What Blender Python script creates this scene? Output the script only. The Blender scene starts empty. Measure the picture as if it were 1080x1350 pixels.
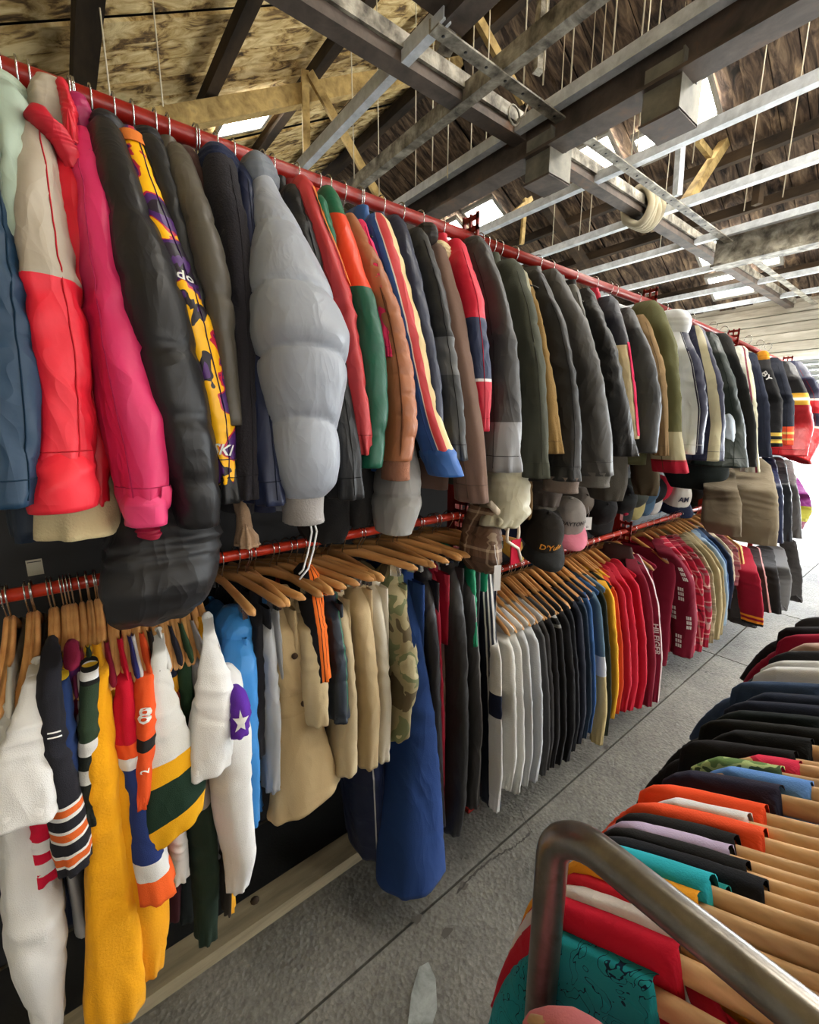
import bpy, math, random
import numpy as np
from mathutils import Matrix, Vector

# ------------------------------------------------------------------ camera
F = 575.0; HORIZON = 557.0; VPX = 1290.0; H = 1.55
pit = math.atan((675 - HORIZON) / F); fh = math.hypot(F, 675 - HORIZON)
az = math.atan((VPX - 540) / fh)
FH = np.array([math.cos(az), math.sin(az), 0.0]); RT = np.array([math.sin(az), -math.cos(az), 0.0]); ZU = np.array([0, 0, 1.0])
FW = FH * math.cos(pit) - ZU * math.sin(pit); UP = FH * math.sin(pit) + ZU * math.cos(pit)
EYE = np.array([0, 0, H])
sc = bpy.context.scene
col = bpy.data.collections.new('scene'); sc.collection.children.link(col)
cd = bpy.data.cameras.new('camera'); cam = bpy.data.objects.new('camera', cd); col.objects.link(cam)
cd.sensor_width = 36; cd.sensor_fit = 'AUTO'; cd.lens = 36 * F / 1350; cd.clip_start = 0.02; cd.clip_end = 200
cam.matrix_world = Matrix(((RT[0], UP[0], -FW[0], 0), (RT[1], UP[1], -FW[1], 0), (RT[2], UP[2], -FW[2], H), (0, 0, 0, 1)))
sc.camera = cam

# ------------------------------------------------------------------ world, exposure
w = bpy.data.worlds.new('sky'); sc.world = w; w.use_nodes = True
bg = w.node_tree.nodes['Background']; bg.inputs[0].default_value = (0.86, 0.93, 1.0, 1); bg.inputs[1].default_value = 27.0
sc.view_settings.view_transform = 'Standard'; sc.view_settings.look = 'None'
sc.view_settings.gamma = 1.0; sc.view_settings.exposure = 0.42; sc.view_settings.use_curve_mapping = False
sc.cycles.use_denoising = True
sc.cycles.max_bounces = 8; sc.cycles.diffuse_bounces = 4
PANE = 22.0      # brightness of the frosted roof lights
FILL_WINDOW = 4.0     # brightness of the windows added behind the camera to light the jackets

# ------------------------------------------------------------------ pixel helpers (a pixel gives a direction; the plane gives the distance)
def ray(x, y): return FW + RT * (x - 540) / F - UP * (y - 675) / F
def atY(x, y, Y): d = ray(x, y); return EYE + d * (Y / d[1])
def atX(x, y, X): d = ray(x, y); return EYE + d * (X / d[0])
def atZ(x, y, z): d = ray(x, y); return EYE + d * ((z - H) / d[2])
def depth(P): return float((np.asarray(P) - EYE) @ FW)

# ------------------------------------------------------------------ noise
def _hash(i, j, k, s):
    n = (i * 374761393 + j * 668265263 + k * 1274126177 + s * 951274213) & 0xffffffff
    n = ((n ^ (n >> 13)) * 1274126177) & 0xffffffff
    return ((n ^ (n >> 16)) & 0xffff) / 65535.0
def vnoise(P, s=0):
    P = np.asarray(P, float); I = np.floor(P).astype(np.int64); f = P - I; f = f * f * (3 - 2 * f)
    i, j, k = I[..., 0], I[..., 1], I[..., 2]; a, b, c = f[..., 0], f[..., 1], f[..., 2]
    h = lambda x, y, z: _hash(i + x, j + y, k + z, s)
    x0 = (h(0, 0, 0) * (1 - a) + h(1, 0, 0) * a) * (1 - b) + (h(0, 1, 0) * (1 - a) + h(1, 1, 0) * a) * b
    x1 = (h(0, 0, 1) * (1 - a) + h(1, 0, 1) * a) * (1 - b) + (h(0, 1, 1) * (1 - a) + h(1, 1, 1) * a) * b
    return x0 * (1 - c) + x1 * c
def crease(P, s):      # cloth folds: long soft drapes plus a few sharp creases, about -1..1
    x, y, z = P[..., 0], P[..., 1], P[..., 2]
    a = vnoise(np.stack([x * 15, y * 15, z * 1.6], -1), s)
    n1 = vnoise(np.stack([x * 11 + z * 5, y * 11 + z * 6, z * 4], -1), s + 7); n2 = vnoise(np.stack([x * 17 - z * 10, y * 17, z * 9], -1), s + 13)
    return 1.0 * (a - .5) - .32 * np.exp(-((n1 - .5) / .035) ** 2) - .22 * np.exp(-((n2 - .5) / .045) ** 2) + .1

# ------------------------------------------------------------------ materials
def lin(c):
    return tuple(((v / 255.0) / 12.92 if v <= 10 else (((v / 255.0) + .055) / 1.055) ** 2.4) for v in c)
MC = {}
def newmat(name):
    m = bpy.data.materials.new(name); m.use_nodes = True
    nt = m.node_tree; b = nt.nodes['Principled BSDF']; return m, nt, b
def N(nt, t, **kw):
    n = nt.nodes.new(t)
    for k, v in kw.items():
        if k.startswith('_'): setattr(n, k[1:], v)
        else: n.inputs[k].default_value = v
    return n
def bump(nt, b, src, strength, dist=0.002):
    bp = N(nt, 'ShaderNodeBump', Strength=strength, Distance=dist); nt.links.new(src, bp.inputs['Height']); nt.links.new(bp.outputs[0], b.inputs['Normal'])
def vary(nt, b, colsock, amt=.12, scale=9):
    tc = N(nt, 'ShaderNodeTexCoord'); n = N(nt, 'ShaderNodeTexNoise', Scale=scale, Detail=5.0); nt.links.new(tc.outputs['Object'], n.inputs[0])
    mr = N(nt, 'ShaderNodeMapRange'); mr.inputs[3].default_value = 1 - amt; mr.inputs[4].default_value = 1 + amt; nt.links.new(n.outputs[0], mr.inputs[0])
    mx = N(nt, 'ShaderNodeVectorMath', _operation='SCALE'); nt.links.new(colsock, mx.inputs[0]); nt.links.new(mr.outputs[0], mx.inputs['Scale']); nt.links.new(mx.outputs[0], b.inputs['Base Color'])
    return tc
FIN = {'cotton': (.9, 420, .35, .25), 'nylon': (.5, 60, .25, .05), 'wool': (.95, 260, .8, .4), 'leather': (.55, 150, .35, 0), 'mesh': (.85, 700, .6, .1), 'suede': (.95, 90, .5, .5), 'satin': (.38, 40, .15, 0), 'down': (.42, 60, .2, .05)}
def finish(nt, b, tc, fin):
    r, s, st, sh = FIN[fin]; b.inputs['Roughness'].default_value = r
    b.inputs['Sheen Weight'].default_value = sh * .12; b.inputs['Specular IOR Level'].default_value = .16 if r > .7 else .36
    n = N(nt, 'ShaderNodeTexNoise', Scale=s, Detail=3.0); nt.links.new(tc.outputs['Object'], n.inputs[0])
    mp = N(nt, 'ShaderNodeMapping'); mp.inputs['Rotation'].default_value = (.4, .3, 0); mp.inputs['Scale'].default_value = (1, 1, .5); nt.links.new(tc.outputs['Object'], mp.inputs[0])
    cz = N(nt, 'ShaderNodeTexNoise', _noise_type='RIDGED_MULTIFRACTAL', Scale={'nylon': 7.0, 'satin': 6.0, 'leather': 9.0, 'down': 16.0, 'wool': 4.0, 'suede': 3.0}.get(fin, 5.5), Detail=2.3, Roughness=.5, Lacunarity=2.2, Distortion=.4, Offset=1.0, Gain=2.0); nt.links.new(mp.outputs[0], cz.inputs[0])
    b1 = N(nt, 'ShaderNodeBump', Strength={'nylon': .46, 'satin': .36, 'leather': .6, 'cotton': .36, 'down': .15, 'mesh': .2}.get(fin, .1), Distance=.012); nt.links.new(cz.outputs[0], b1.inputs['Height'])
    b2 = N(nt, 'ShaderNodeBump', Strength=st, Distance=.0015); nt.links.new(n.outputs[0], b2.inputs['Height']); nt.links.new(b1.outputs[0], b2.inputs['Normal']); nt.links.new(b2.outputs[0], b.inputs['Normal'])
def fab(c, fin='cotton'):
    k = (tuple(c), fin)
    if k not in MC:
        m, nt, b = newmat('fabric_%s_%d_%d_%d' % (fin, *c)); rgb = N(nt, 'ShaderNodeRGB'); rgb.outputs[0].default_value = (*lin(c), 1)
        tc = vary(nt, b, rgb.outputs[0]); finish(nt, b, tc, fin); MC[k] = m
    return MC[k]
def ramp(axis, stops, fin='cotton'):      # constant bands; axis 'v' along the sleeve, 'u' across it; stops = [(start, colour)]
    k = (axis, tuple(stops), fin)
    if k not in MC:
        m, nt, b = newmat('banded_fabric'); uv = N(nt, 'ShaderNodeUVMap'); sp = N(nt, 'ShaderNodeSeparateXYZ'); nt.links.new(uv.outputs[0], sp.inputs[0])
        cr = N(nt, 'ShaderNodeValToRGB'); cr.color_ramp.interpolation = 'CONSTANT'; e = cr.color_ramp.elements
        e[0].position = 0; e[0].color = (*lin(stops[0][1]), 1)
        e.remove(e[1])
        for p, c in stops[1:]:
            q = e.new(min(max(p, .001), .999)); q.color = (*lin(c), 1)
        nt.links.new(sp.outputs[0 if axis == 'u' else 1], cr.inputs[0]); tc = vary(nt, b, cr.outputs[0], .08); finish(nt, b, tc, fin); MC[k] = m
    return MC[k]
def pattern(kind, fin='cotton', cols=None):
    k = ('pat', kind, fin, str(cols))
    if k in MC: return MC[k]
    m, nt, b = newmat('print_' + kind); tc0 = N(nt, 'ShaderNodeTexCoord'); L = nt.links.new
    def rampn(src, stops, interp='CONSTANT'):
        cr = N(nt, 'ShaderNodeValToRGB'); cr.color_ramp.interpolation = interp; e = cr.color_ramp.elements
        e[0].position = stops[0][0]; e[0].color = (*lin(stops[0][1]), 1); e.remove(e[1])
        for p, c in stops[1:]: q = e.new(p); q.color = (*lin(c), 1)
        L(src, cr.inputs[0]); return cr.outputs[0]
    if kind in ('skiprint', 'camo', 'leafcamo', 'fleece'):
        n = N(nt, 'ShaderNodeTexNoise', Scale={'skiprint': 13.0, 'camo': 8.0, 'leafcamo': 26.0, 'fleece': 30.0}[kind], Detail=2.5, Distortion=.6); L(tc0.outputs['Object'], n.inputs[0])
        st = {'skiprint': [(0, (40, 34, 46)), (.36, (74, 36, 104)), (.45, (196, 34, 70)), (.475, (248, 186, 24)), (.6, (36, 30, 40)), (.64, (80, 40, 112))],
              'camo': [(0, (92, 82, 62)), (.42, (148, 138, 106)), (.52, (112, 118, 86)), (.6, (176, 166, 132))],
              'leafcamo': [(0, (70, 90, 60)), (.45, (170, 190, 130)), (.56, (100, 130, 80))],
              'fleece': [(0, (190, 185, 180)), (.5, (120, 115, 115))]}[kind]
        c = rampn(n.outputs[0], st)
    elif kind == 'plaid':
        sp = N(nt, 'ShaderNodeSeparateXYZ'); L(tc0.outputs['Object'], sp.inputs[0])
        def wave(sock, f):
            a = N(nt, 'ShaderNodeMath', _operation='MULTIPLY'); a.inputs[1].default_value = f; L(sock, a.inputs[0])
            fr = N(nt, 'ShaderNodeMath', _operation='FRACT'); L(a.outputs[0], fr.inputs[0]); return fr.outputs[0]
        A = rampn(wave(sp.outputs[2], 9), [(0, cols[0]), (.45, cols[1]), (.6, cols[0]), (.8, cols[2]), (.88, cols[0])])
        ad = N(nt, 'ShaderNodeMath', _operation='ADD'); L(sp.outputs[0], ad.inputs[0]); L(sp.outputs[1], ad.inputs[1])
        B = rampn(wave(ad.outputs[0], 13), [(0, cols[0]), (.45, cols[1]), (.6, cols[0]), (.8, cols[2]), (.88, cols[0])])
        mx = N(nt, 'ShaderNodeMix', _data_type='RGBA'); mx.inputs[0].default_value = .5; L(A, mx.inputs[6]); L(B, mx.inputs[7]); c = mx.outputs[2]
    elif kind == 'script':
        n = N(nt, 'ShaderNodeTexNoise', Scale=24.0, Detail=1.5, Distortion=2.4); L(tc0.outputs['Object'], n.inputs[0])
        c = rampn(n.outputs[0], [(0, (30, 140, 150)), (.485, (15, 40, 60)), (.505, (30, 140, 150))])
    tc = vary(nt, b, c, .08); finish(nt, b, tc, fin); MC[k] = m; return m
def simple(name, c, rough=.5, metal=0.0, noise=None, bumpst=0, amt=.15):
    if name in MC: return MC[name]
    m, nt, b = newmat(name); b.inputs['Roughness'].default_value = rough; b.inputs['Metallic'].default_value = metal
    rgb = N(nt, 'ShaderNodeRGB'); rgb.outputs[0].default_value = (*lin(c), 1); tc = vary(nt, b, rgb.outputs[0], amt, noise or 6)
    if bumpst:
        n = N(nt, 'ShaderNodeTexNoise', Scale=(noise or 6) * 4, Detail=6.0); nt.links.new(tc.outputs['Object'], n.inputs[0]); bump(nt, b, n.outputs[0], bumpst, .004)
    MC[name] = m; return m
def mottled(name, stops, scale, rough=.85, bumpst=.4, stretch=(1, 1, 1), detail=9.0, dist=.006, distortion=0.3):
    if name in MC: return MC[name]
    m, nt, b = newmat(name); L = nt.links.new; tc = N(nt, 'ShaderNodeTexCoord'); mp = N(nt, 'ShaderNodeMapping'); mp.inputs['Scale'].default_value = stretch
    L(tc.outputs['Object'], mp.inputs[0]); n = N(nt, 'ShaderNodeTexNoise', Scale=scale, Detail=detail, Roughness=.62, Distortion=distortion); L(mp.outputs[0], n.inputs[0])
    oi = N(nt, 'ShaderNodeObjectInfo'); va = N(nt, 'ShaderNodeVectorMath', _operation='SCALE'); va.inputs[0].default_value = (37, 21, 11); L(oi.outputs['Random'], va.inputs['Scale']); L(va.outputs[0], mp.inputs['Location'])
    cr = N(nt, 'ShaderNodeValToRGB'); e = cr.color_ramp.elements; e[0].position = stops[0][0]; e[0].color = (*lin(stops[0][1]), 1); e[1].position = stops[-1][0]; e[1].color = (*lin(stops[-1][1]), 1)
    for p, c in stops[1:-1]: q = e.new(p); q.color = (*lin(c), 1)
    L(n.outputs[0], cr.inputs[0]); L(cr.outputs[0], b.inputs['Base Color']); b.inputs['Roughness'].default_value = rough; bump(nt, b, n.outputs[0], bumpst, dist)
    MC[name] = m; return m
def wood_mat(name, a, c, rough=.45):
    if name in MC: return MC[name]
    m, nt, b = newmat(name); L = nt.links.new; tc = N(nt, 'ShaderNodeTexCoord'); mp = N(nt, 'ShaderNodeMapping'); mp.inputs['Scale'].default_value = (90, 7, 60); L(tc.outputs['Object'], mp.inputs[0])
    n = N(nt, 'ShaderNodeTexNoise', Scale=1.0, Detail=4.0); L(mp.outputs[0], n.inputs[0]); cr = N(nt, 'ShaderNodeValToRGB'); e = cr.color_ramp.elements
    e[0].position = .3; e[0].color = (*lin(a), 1); e[1].position = .7; e[1].color = (*lin(c), 1); L(n.outputs[0], cr.inputs[0])
    oi = N(nt, 'ShaderNodeObjectInfo'); hs = N(nt, 'ShaderNodeHueSaturation'); mr = N(nt, 'ShaderNodeMapRange'); mr.inputs[3].default_value = .72; mr.inputs[4].default_value = 1.12
    L(oi.outputs['Random'], mr.inputs[0]); L(mr.outputs[0], hs.inputs['Value']); L(cr.outputs[0], hs.inputs['Color']); L(hs.outputs[0], b.inputs['Base Color']); b.inputs['Roughness'].default_value = rough
    MC[name] = m; return m
def emit(name, c, s):
    if name in MC: return MC[name]
    m, nt, b = newmat(name); b.inputs['Base Color'].default_value = (.8, .8, .8, 1); b.inputs['Emission Color'].default_value = (*c, 1); b.inputs['Emission Strength'].default_value = s
    MC[name] = m; return m
CHROME = simple('chrome_wire', (190, 190, 190), .22, 1.0, amt=.05)
WOOD = wood_mat('hanger_wood', (188, 128, 70), (222, 170, 108)); PALEWOOD = wood_mat('pale_hanger_wood', (188, 148, 102), (224, 188, 142))
REDPAINT = simple('red_rail_paint', (138, 22, 12), .35, 0, 14, .1, .25)
ORANGEPAINT = simple('orange_red_rail_paint', (178, 44, 20), .35, 0, 14, .1, .25)
BLACKP = simple('black_plastic', (22, 22, 24), .4)
WHITEP = simple('white_plastic', (220, 220, 220), .4)

# ------------------------------------------------------------------ object helpers
def tag(o, label=None, cat=None, group=None, kind=None):
    if label: o['label'] = label
    if cat: o['category'] = cat
    if group: o['group'] = group
    if kind: o['kind'] = kind
    return o
def thing(name, label, cat, loc=(0, 0, 0), group=None, rotz=0):
    o = bpy.data.objects.new(name, None); o.empty_display_size = .05; col.objects.link(o); o.location = loc; o.rotation_euler = (0, 0, rotz)
    return tag(o, label, cat, group)
def link(name, me, parent=None, mat=None):
    o = bpy.data.objects.new(name, me); col.objects.link(o)
    if parent is not None: o.parent = parent
    if mat is not None and not me.materials: me.materials.append(mat)
    return o
def rawmesh(name, V, Fc, smooth=True, uv=None, quads=None):
    me = bpy.data.meshes.new(name); V = np.asarray(V, np.float32)
    if quads is not None:
        q = np.asarray(quads, np.int32); me.vertices.add(len(V)); me.vertices.foreach_set('co', V.ravel()); me.loops.add(q.size); me.loops.foreach_set('vertex_index', q.ravel())
        me.polygons.add(len(q)); me.polygons.foreach_set('loop_start', np.arange(0, q.size, 4, dtype=np.int32))
        if uv is not None:
            me.uv_layers.new(name='UVMap'); me.uv_layers[0].data.foreach_set('uv', np.asarray(uv, np.float32)[q.ravel()].ravel())
        me.update(calc_edges=True); me.validate()
    else:
        me.from_pydata(V.tolist(), [], Fc); me.update()
    if smooth: me.polygons.foreach_set('use_smooth', np.ones(len(me.polygons), bool))
    return me
def gridmesh(name, P, close=True, uv=None, org=(0, 0, 0), smooth=True):      # P (n, m, 3) rings
    n, m = P.shape[:2]; i = np.arange(n - 1)[:, None] * m; j = np.arange(m if close else m - 1)[None]; j2 = (j + 1) % m
    q = np.stack([i + j, i + j2, i + m + j2, i + m + j], -1).reshape(-1, 4)
    return rawmesh(name, P.reshape(-1, 3) - np.asarray(org), None, smooth, None if uv is None else uv.reshape(-1, 2), q)
def boxes(name, L, smooth=False, bevel=0):      # L = list of (x0,x1,y0,y1,z0,z1)
    V = []; Fc = []
    for x0, x1, y0, y1, z0, z1 in L:
        b = len(V); V += [(x0, y0, z0), (x1, y0, z0), (x1, y1, z0), (x0, y1, z0), (x0, y0, z1), (x1, y0, z1), (x1, y1, z1), (x0, y1, z1)]
        Fc += [[b + a for a in f] for f in ((3, 2, 1, 0), (4, 5, 6, 7), (0, 1, 5, 4), (1, 2, 6, 5), (2, 3, 7, 6), (3, 0, 4, 7))]
    return rawmesh(name, V, Fc, smooth)
def wire(name, pts, r, m=8, org=(0, 0, 0), closed=False, rs=None):      # round tube along a path, capped
    pts = np.asarray(pts, float); n = len(pts); t = np.gradient(pts, axis=0); t /= np.linalg.norm(t, axis=1)[:, None] + 1e-9
    up = np.array([.31, .17, .93]); P = []
    a = np.cross(t[0], up); a /= np.linalg.norm(a)
    for k in range(n):
        a = a - t[k] * (a @ t[k]); a /= np.linalg.norm(a); b = np.cross(t[k], a); rr = r if rs is None else rs[k]
        th = np.arange(m) / m * 2 * math.pi; P.append(pts[k] + rr * (np.cos(th)[:, None] * a + np.sin(th)[:, None] * b))
    P = np.array([np.repeat(pts[:1], m, 0)] + P + [np.repeat(pts[-1:], m, 0)])
    return gridmesh(name, P, org=org)
def bar(name, A, B, wx, wz, mat, parent=None, up=(0, 0, 1), prof=None):      # straight bar with a rectangular or channel section between two points
    A = np.asarray(A, float); B = np.asarray(B, float); d = B - A; d /= np.linalg.norm(d); up = np.asarray(up, float)
    s = np.cross(d, up); s /= np.linalg.norm(s); u = np.cross(s, d)
    sec = prof or [(-.5, -.5), (.5, -.5), (.5, .5), (-.5, .5)]
    V = [tuple(E + s * a * wx + u * b * wz - A) for E in (A, B) for a, b in sec]; n = len(sec)
    Fc = [[i, (i + 1) % n, n + (i + 1) % n, n + i] for i in range(n)] + [list(range(n))[::-1], list(range(n, 2 * n))]
    me = rawmesh(name, V, Fc, False); o = link(name, me, parent, mat); o.location = tuple(A); return o
CHAN = [(-.5, -.5), (.5, -.5), (.5, -.38), (-.36, -.38), (-.36, .38), (.5, .38), (.5, .5), (-.5, .5)]
IBEAM = [(-.5, -.5), (.5, -.5), (.5, -.42), (.08, -.36), (.08, .36), (.5, .42), (.5, .5), (-.5, .5), (-.5, .42), (-.08, .36), (-.08, -.36), (-.5, -.42)]
ANGLE = [(-.5, -.5), (.5, -.5), (.5, -.36), (-.36, -.36), (-.36, .5), (-.5, .5)]

# ------------------------------------------------------------------ cloth lofts
D = 1.12                                   # distance of the long rack's rails from the camera line
Z_UP, Z_L1, Z_L2 = 2.14, 1.217, 0.956      # rail heights
def spow(a, p): return np.sign(a) * np.abs(a) ** p
def smooth(a, it=2):
    a = a.copy()
    for _ in range(it):
        b = a.copy(); b[1:-1] = .25 * a[:-2] + .5 * a[1:-1] + .25 * a[2:]; a = b
    return a
class Surf: pass
def loft(C, rx, ry, v, nu=22, seed=0, wr=.006, seams=None, puff=0.0, arch=0.0, tilt=None, p=2.3, dome=True, hollow=True, rib=0, ox=None, flat=0.0):
    """C (n,3) centres, rx ry (n) half axes along world X and Y, v (n) 0..1 down the cloth"""
    n = len(C); th = (np.arange(nu) / nu) * 2 * math.pi; T = th[None]
    phi = np.arctan2(C[:, 1], np.maximum(C[:, 0], -.3)); thf = phi + math.pi
    cx, sx = spow(np.cos(T), 2 / p), spow(np.sin(T), 2 / p)
    rel = T - thf[:, None]; Vv = np.repeat(v[:, None], nu, 1)
    sca = np.ones((n, nu)); seamdark = np.zeros((n, nu))
    if seams is not None:
        ve = Vv + arch * np.maximum(np.cos(rel), -.2); S = np.concatenate([[-.05], np.asarray(seams), [1.06]])
        idx = np.clip(np.searchsorted(S, ve) - 1, 0, len(S) - 2); t = (ve - S[idx]) / (S[idx + 1] - S[idx])
        prof = np.clip(1 - np.abs(2 * t - 1) ** 4, 0, 1) ** .5; sca = 1 + puff * (prof - .8); seamdark = 1 - prof
    X = rx[:, None] * cx * sca; Y = ry[:, None] * sx * sca
    P = np.stack([C[:, 0:1] + X, C[:, 1:2] + Y, np.repeat(C[:, 2:3], nu, 1)], -1)
    rad = np.stack([np.cos(T) * ry[:, None], np.sin(T) * rx[:, None], 0 * X], -1); rad /= np.linalg.norm(rad, axis=2)[..., None] + 1e-9
    ph0 = seed * 2.399; ph1 = seed * 1.31
    amp = np.minimum(wr, .5 * np.minimum(rx, ry))[:, None]
    d = amp * crease(P + np.array([seed * 1.7, seed * .9, 0]), seed)
    if seams is None:
        fold = .5 - np.abs(np.sin(1.5 * T + ph0 + .9 * Vv + .5 * np.sin(4 * Vv + ph1))); fold2 = .5 - np.abs(np.sin(2.5 * T + ph1 - 1.4 * Vv))
        d = d + np.minimum(.2 * np.minimum(rx, ry), .011)[:, None] * (fold * .75 + fold2 * .4) * np.clip(Vv * 5, .15, 1)
    if seams is None and wr > .0045:
        el = np.exp(-((Vv - .45) / .13) ** 2) + .6 * np.exp(-((Vv - .12) / .07) ** 2); zig = Vv * (26 + seed % 9) + 1.1 * np.sin(T + ph0) + 2.2 * vnoise(P * 9, seed + 21)
        d = d + amp * .55 * el * (.5 - np.abs(np.sin(zig))) + amp * .5 * np.clip((Vv - .86) / .14, 0, 1) * np.sin(T * 8 + ph1 + 3 * vnoise(P * 12, seed + 4))
    if seams is not None: d = d * (.45 + .55 * seamdark) + .0035 * seamdark ** 2 * np.sin(rel * 23 + seed + 3 * vnoise(P * 30, seed)) * (puff > 0)
    if rib: d = d * .3 + rib * np.cos(T * 22)
    P = P + rad * d[..., None]
    if tilt is not None:
        lat = (P - C[:, None]) @ RT; P[..., 2] += np.asarray(tilt)[:, None] * lat
    u = .5 + .5 * np.sin(rel); uv = np.stack([u, Vv], -1)
    s = Surf(); s.B = P.copy(); s.thf = thf; s.v = v; s.nu = nu; s.rad = rad
    pre, preu, post, postu = [], [], [], []
    if dome:
        for f, g in ((0.0, .9), (.55, .75)):
            q = C[0] + (P[0] - C[0]) * max(f, .0004); q[:, 2] = P[0][:, 2] + rx[0] * g; pre.append(q); preu.append(uv[0])
    if hollow:
        e = C[-1]; m = (P[-1] - e); lo = P[-1].copy()
        q1 = e + m * .9; q1[:, 2] = lo[:, 2] - .002; q2 = e + m * .84; q2[:, 2] = lo[:, 2] + .02; q3 = e + m * .0005; q3[:, 2] = lo[:, 2] + .05
        post += [q1, q2, q3]; postu += [uv[-1]] * 3
    s.P = np.concatenate([np.array(pre).reshape(-1, nu, 3), P, np.array(post).reshape(-1, nu, 3)]); s.uv = np.concatenate([np.array(preu).reshape(-1, nu, 2), uv, np.array(postu).reshape(-1, nu, 2)])
    return s
def at_surf(s, lat, v, off=.0015):
    """point on a lofted cloth: lat -1..1 across the side that faces the aisle, v along it"""
    lat = np.asarray(lat); v = np.asarray(v); f = np.interp(v, s.v, np.arange(len(s.v))); i = np.clip(np.floor(f).astype(int), 0, len(s.v) - 2); a = (f - i)[..., None]
    th = np.interp(v, s.v, s.thf) + np.arcsin(np.clip(lat, -1, 1)); g = (th / (2 * math.pi) * s.nu) % s.nu; j = np.floor(g).astype(int) % s.nu; b = (g - np.floor(g))[..., None]; j2 = (j + 1) % s.nu
    m = lambda A: (A[i, j] * (1 - b) + A[i, j2] * b) * (1 - a) + (A[i + 1, j] * (1 - b) + A[i + 1, j2] * b) * a
    r = m(s.rad); return m(s.B) + r * off
def px_path(st, ys, n, grow, k):
    st = [tuple(q) for q in st]; A = np.array([q[:3] for q in st], float); py = np.linspace(A[0, 1], A[-1, 1], n); f = (py - py[0]) / (py[-1] - py[0])
    px = smooth(np.interp(py, A[:, 1], A[:, 0]), 3); wd = smooth(np.interp(py, A[:, 1], A[:, 2]), 2) * grow; Y = np.interp(f, [q[0] for q in ys], [q[1] for q in ys]); Y = smooth(Y, 2)
    C = np.array([atY(a, b, c) for a, b, c in zip(px, py, Y)]); h = np.array([.5 * w_ * depth(c) / F for w_, c in zip(wd, C)])
    ph = np.arctan2(C[:, 1], C[:, 0]); ry = h / np.sqrt((k * np.sin(ph)) ** 2 + np.cos(ph) ** 2); return C, k * ry, ry, f
def vy(st, y): return (y - st[0][1]) / (st[-1][1] - st[0][1])
def dress(root, name, s, mat):
    me = gridmesh(name, s.P, uv=s.uv, org=root.location); return link(name, me, root, mat)

# ------------------------------------------------------------------ hangers
def hook_path(r=.021, stem=-.058):
    a = np.radians(np.linspace(-50, 180, 14)); p = [(0, r * math.cos(t), r * math.sin(t) + .002) for t in a]
    return p + [(0, -r * .9, -.012), (0, -r * .45, -.028), (0, -.002, -.038), (0, 0, stem)]
HOOK = wire('hook', hook_path(), .0017, 6); HOOK.materials.append(CHROME); HOOKL = wire('hook', hook_path(.0235, -.1), .0017, 6); HOOKL.materials.append(CHROME)
def arm_mesh(name, span=.215, drop=.085, bow=.022, sx=.0065, sz=.0135, tipx=.0035, mat=WOOD, p=1.15, hump=0.0):
    ys = np.linspace(-span, span, 25); P = []
    for y in ys:
        a = abs(y) / span; e = 1.0 if a < .985 else .35; th = np.arange(10) / 10 * 2 * math.pi
        P.append(np.stack([-bow * a ** 2 + (sx + tipx * a) * e * np.cos(th), np.full(10, y), -.062 - drop * a ** p + hump * math.exp(-(y / .05) ** 2) + sz * e * (1 - .25 * a) * np.sin(th)], -1))
    P = np.array([np.repeat(P[0].mean(0)[None], 10, 0)] + P + [np.repeat(P[-1].mean(0)[None], 10, 0)])
    me = gridmesh(name, P); me.materials.append(mat); return me
ARM_WOOD = arm_mesh('arms', hump=.008); ARM_FLAT = arm_mesh('arms', .2, .022, .0, .0075, .013); ARM_BLACK = arm_mesh('arms', .205, .075, 0, .005, .006, 0, BLACKP); ARM_THICK = arm_mesh('arms', .24, .075, .035, .0075, .017, .004, PALEWOOD, hump=.014)
CLIP = boxes('clip', [(-.006, .006, -.012, .012, -.03, 0), (-.008, -.004, -.010, .010, -.012, .008), (.004, .008, -.010, .010, -.012, .008)]); CLIP.materials.append(CHROME)
HL = {'U': ('black plastic coat hanger on the high red rail, inside a jacket', 'coat hangers on the high rail'),
      'L1': ('wooden shirt hanger on the middle red rail, holding a sports jersey', 'jersey hangers'),
      'L2': ('wooden shirt hanger on the low red rail, holding a sweater or shirt', 'sweater and shirt hangers'),
      'P': ('flat wooden trouser hanger with metal clips on the middle red rail', 'trouser hangers'),
      'R': ('pale curved wooden hanger on the free-standing steel rail, holding a T-shirt', 'hangers on the steel rail')}
def hanger(row, X, Y, z, rot=0.0, sc_=1.0, of=None):
    lab, grp = HL[row]
    if of: lab = {'U': 'black plastic hanger inside the ', 'P': 'flat wooden clip hanger above the ', 'R': 'pale curved wooden hanger under the '}.get(row, 'wooden hanger under the ') + ' '.join(of.split()[:10])
    t = thing('coat_hanger' if row == 'U' else 'wooden_hanger', lab, 'hanger', (X, Y, z), grp, rot)
    link('hook', HOOKL if row == 'U' else HOOK, t); ao = link('arms', {'U': ARM_BLACK, 'L1': ARM_WOOD, 'L2': ARM_WOOD, 'P': ARM_FLAT, 'R': ARM_THICK}[row], t)
    if row == 'U': ao.location = (0, 0, -.04)
    if row == 'P':
        for y in (-.13, .13): o = link('clip', CLIP, ao); o.location = (0, y, -.072 - .022 * (abs(y) / .2) ** 1.15)
    t.scale = (sc_,) * 3
    return t

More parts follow.
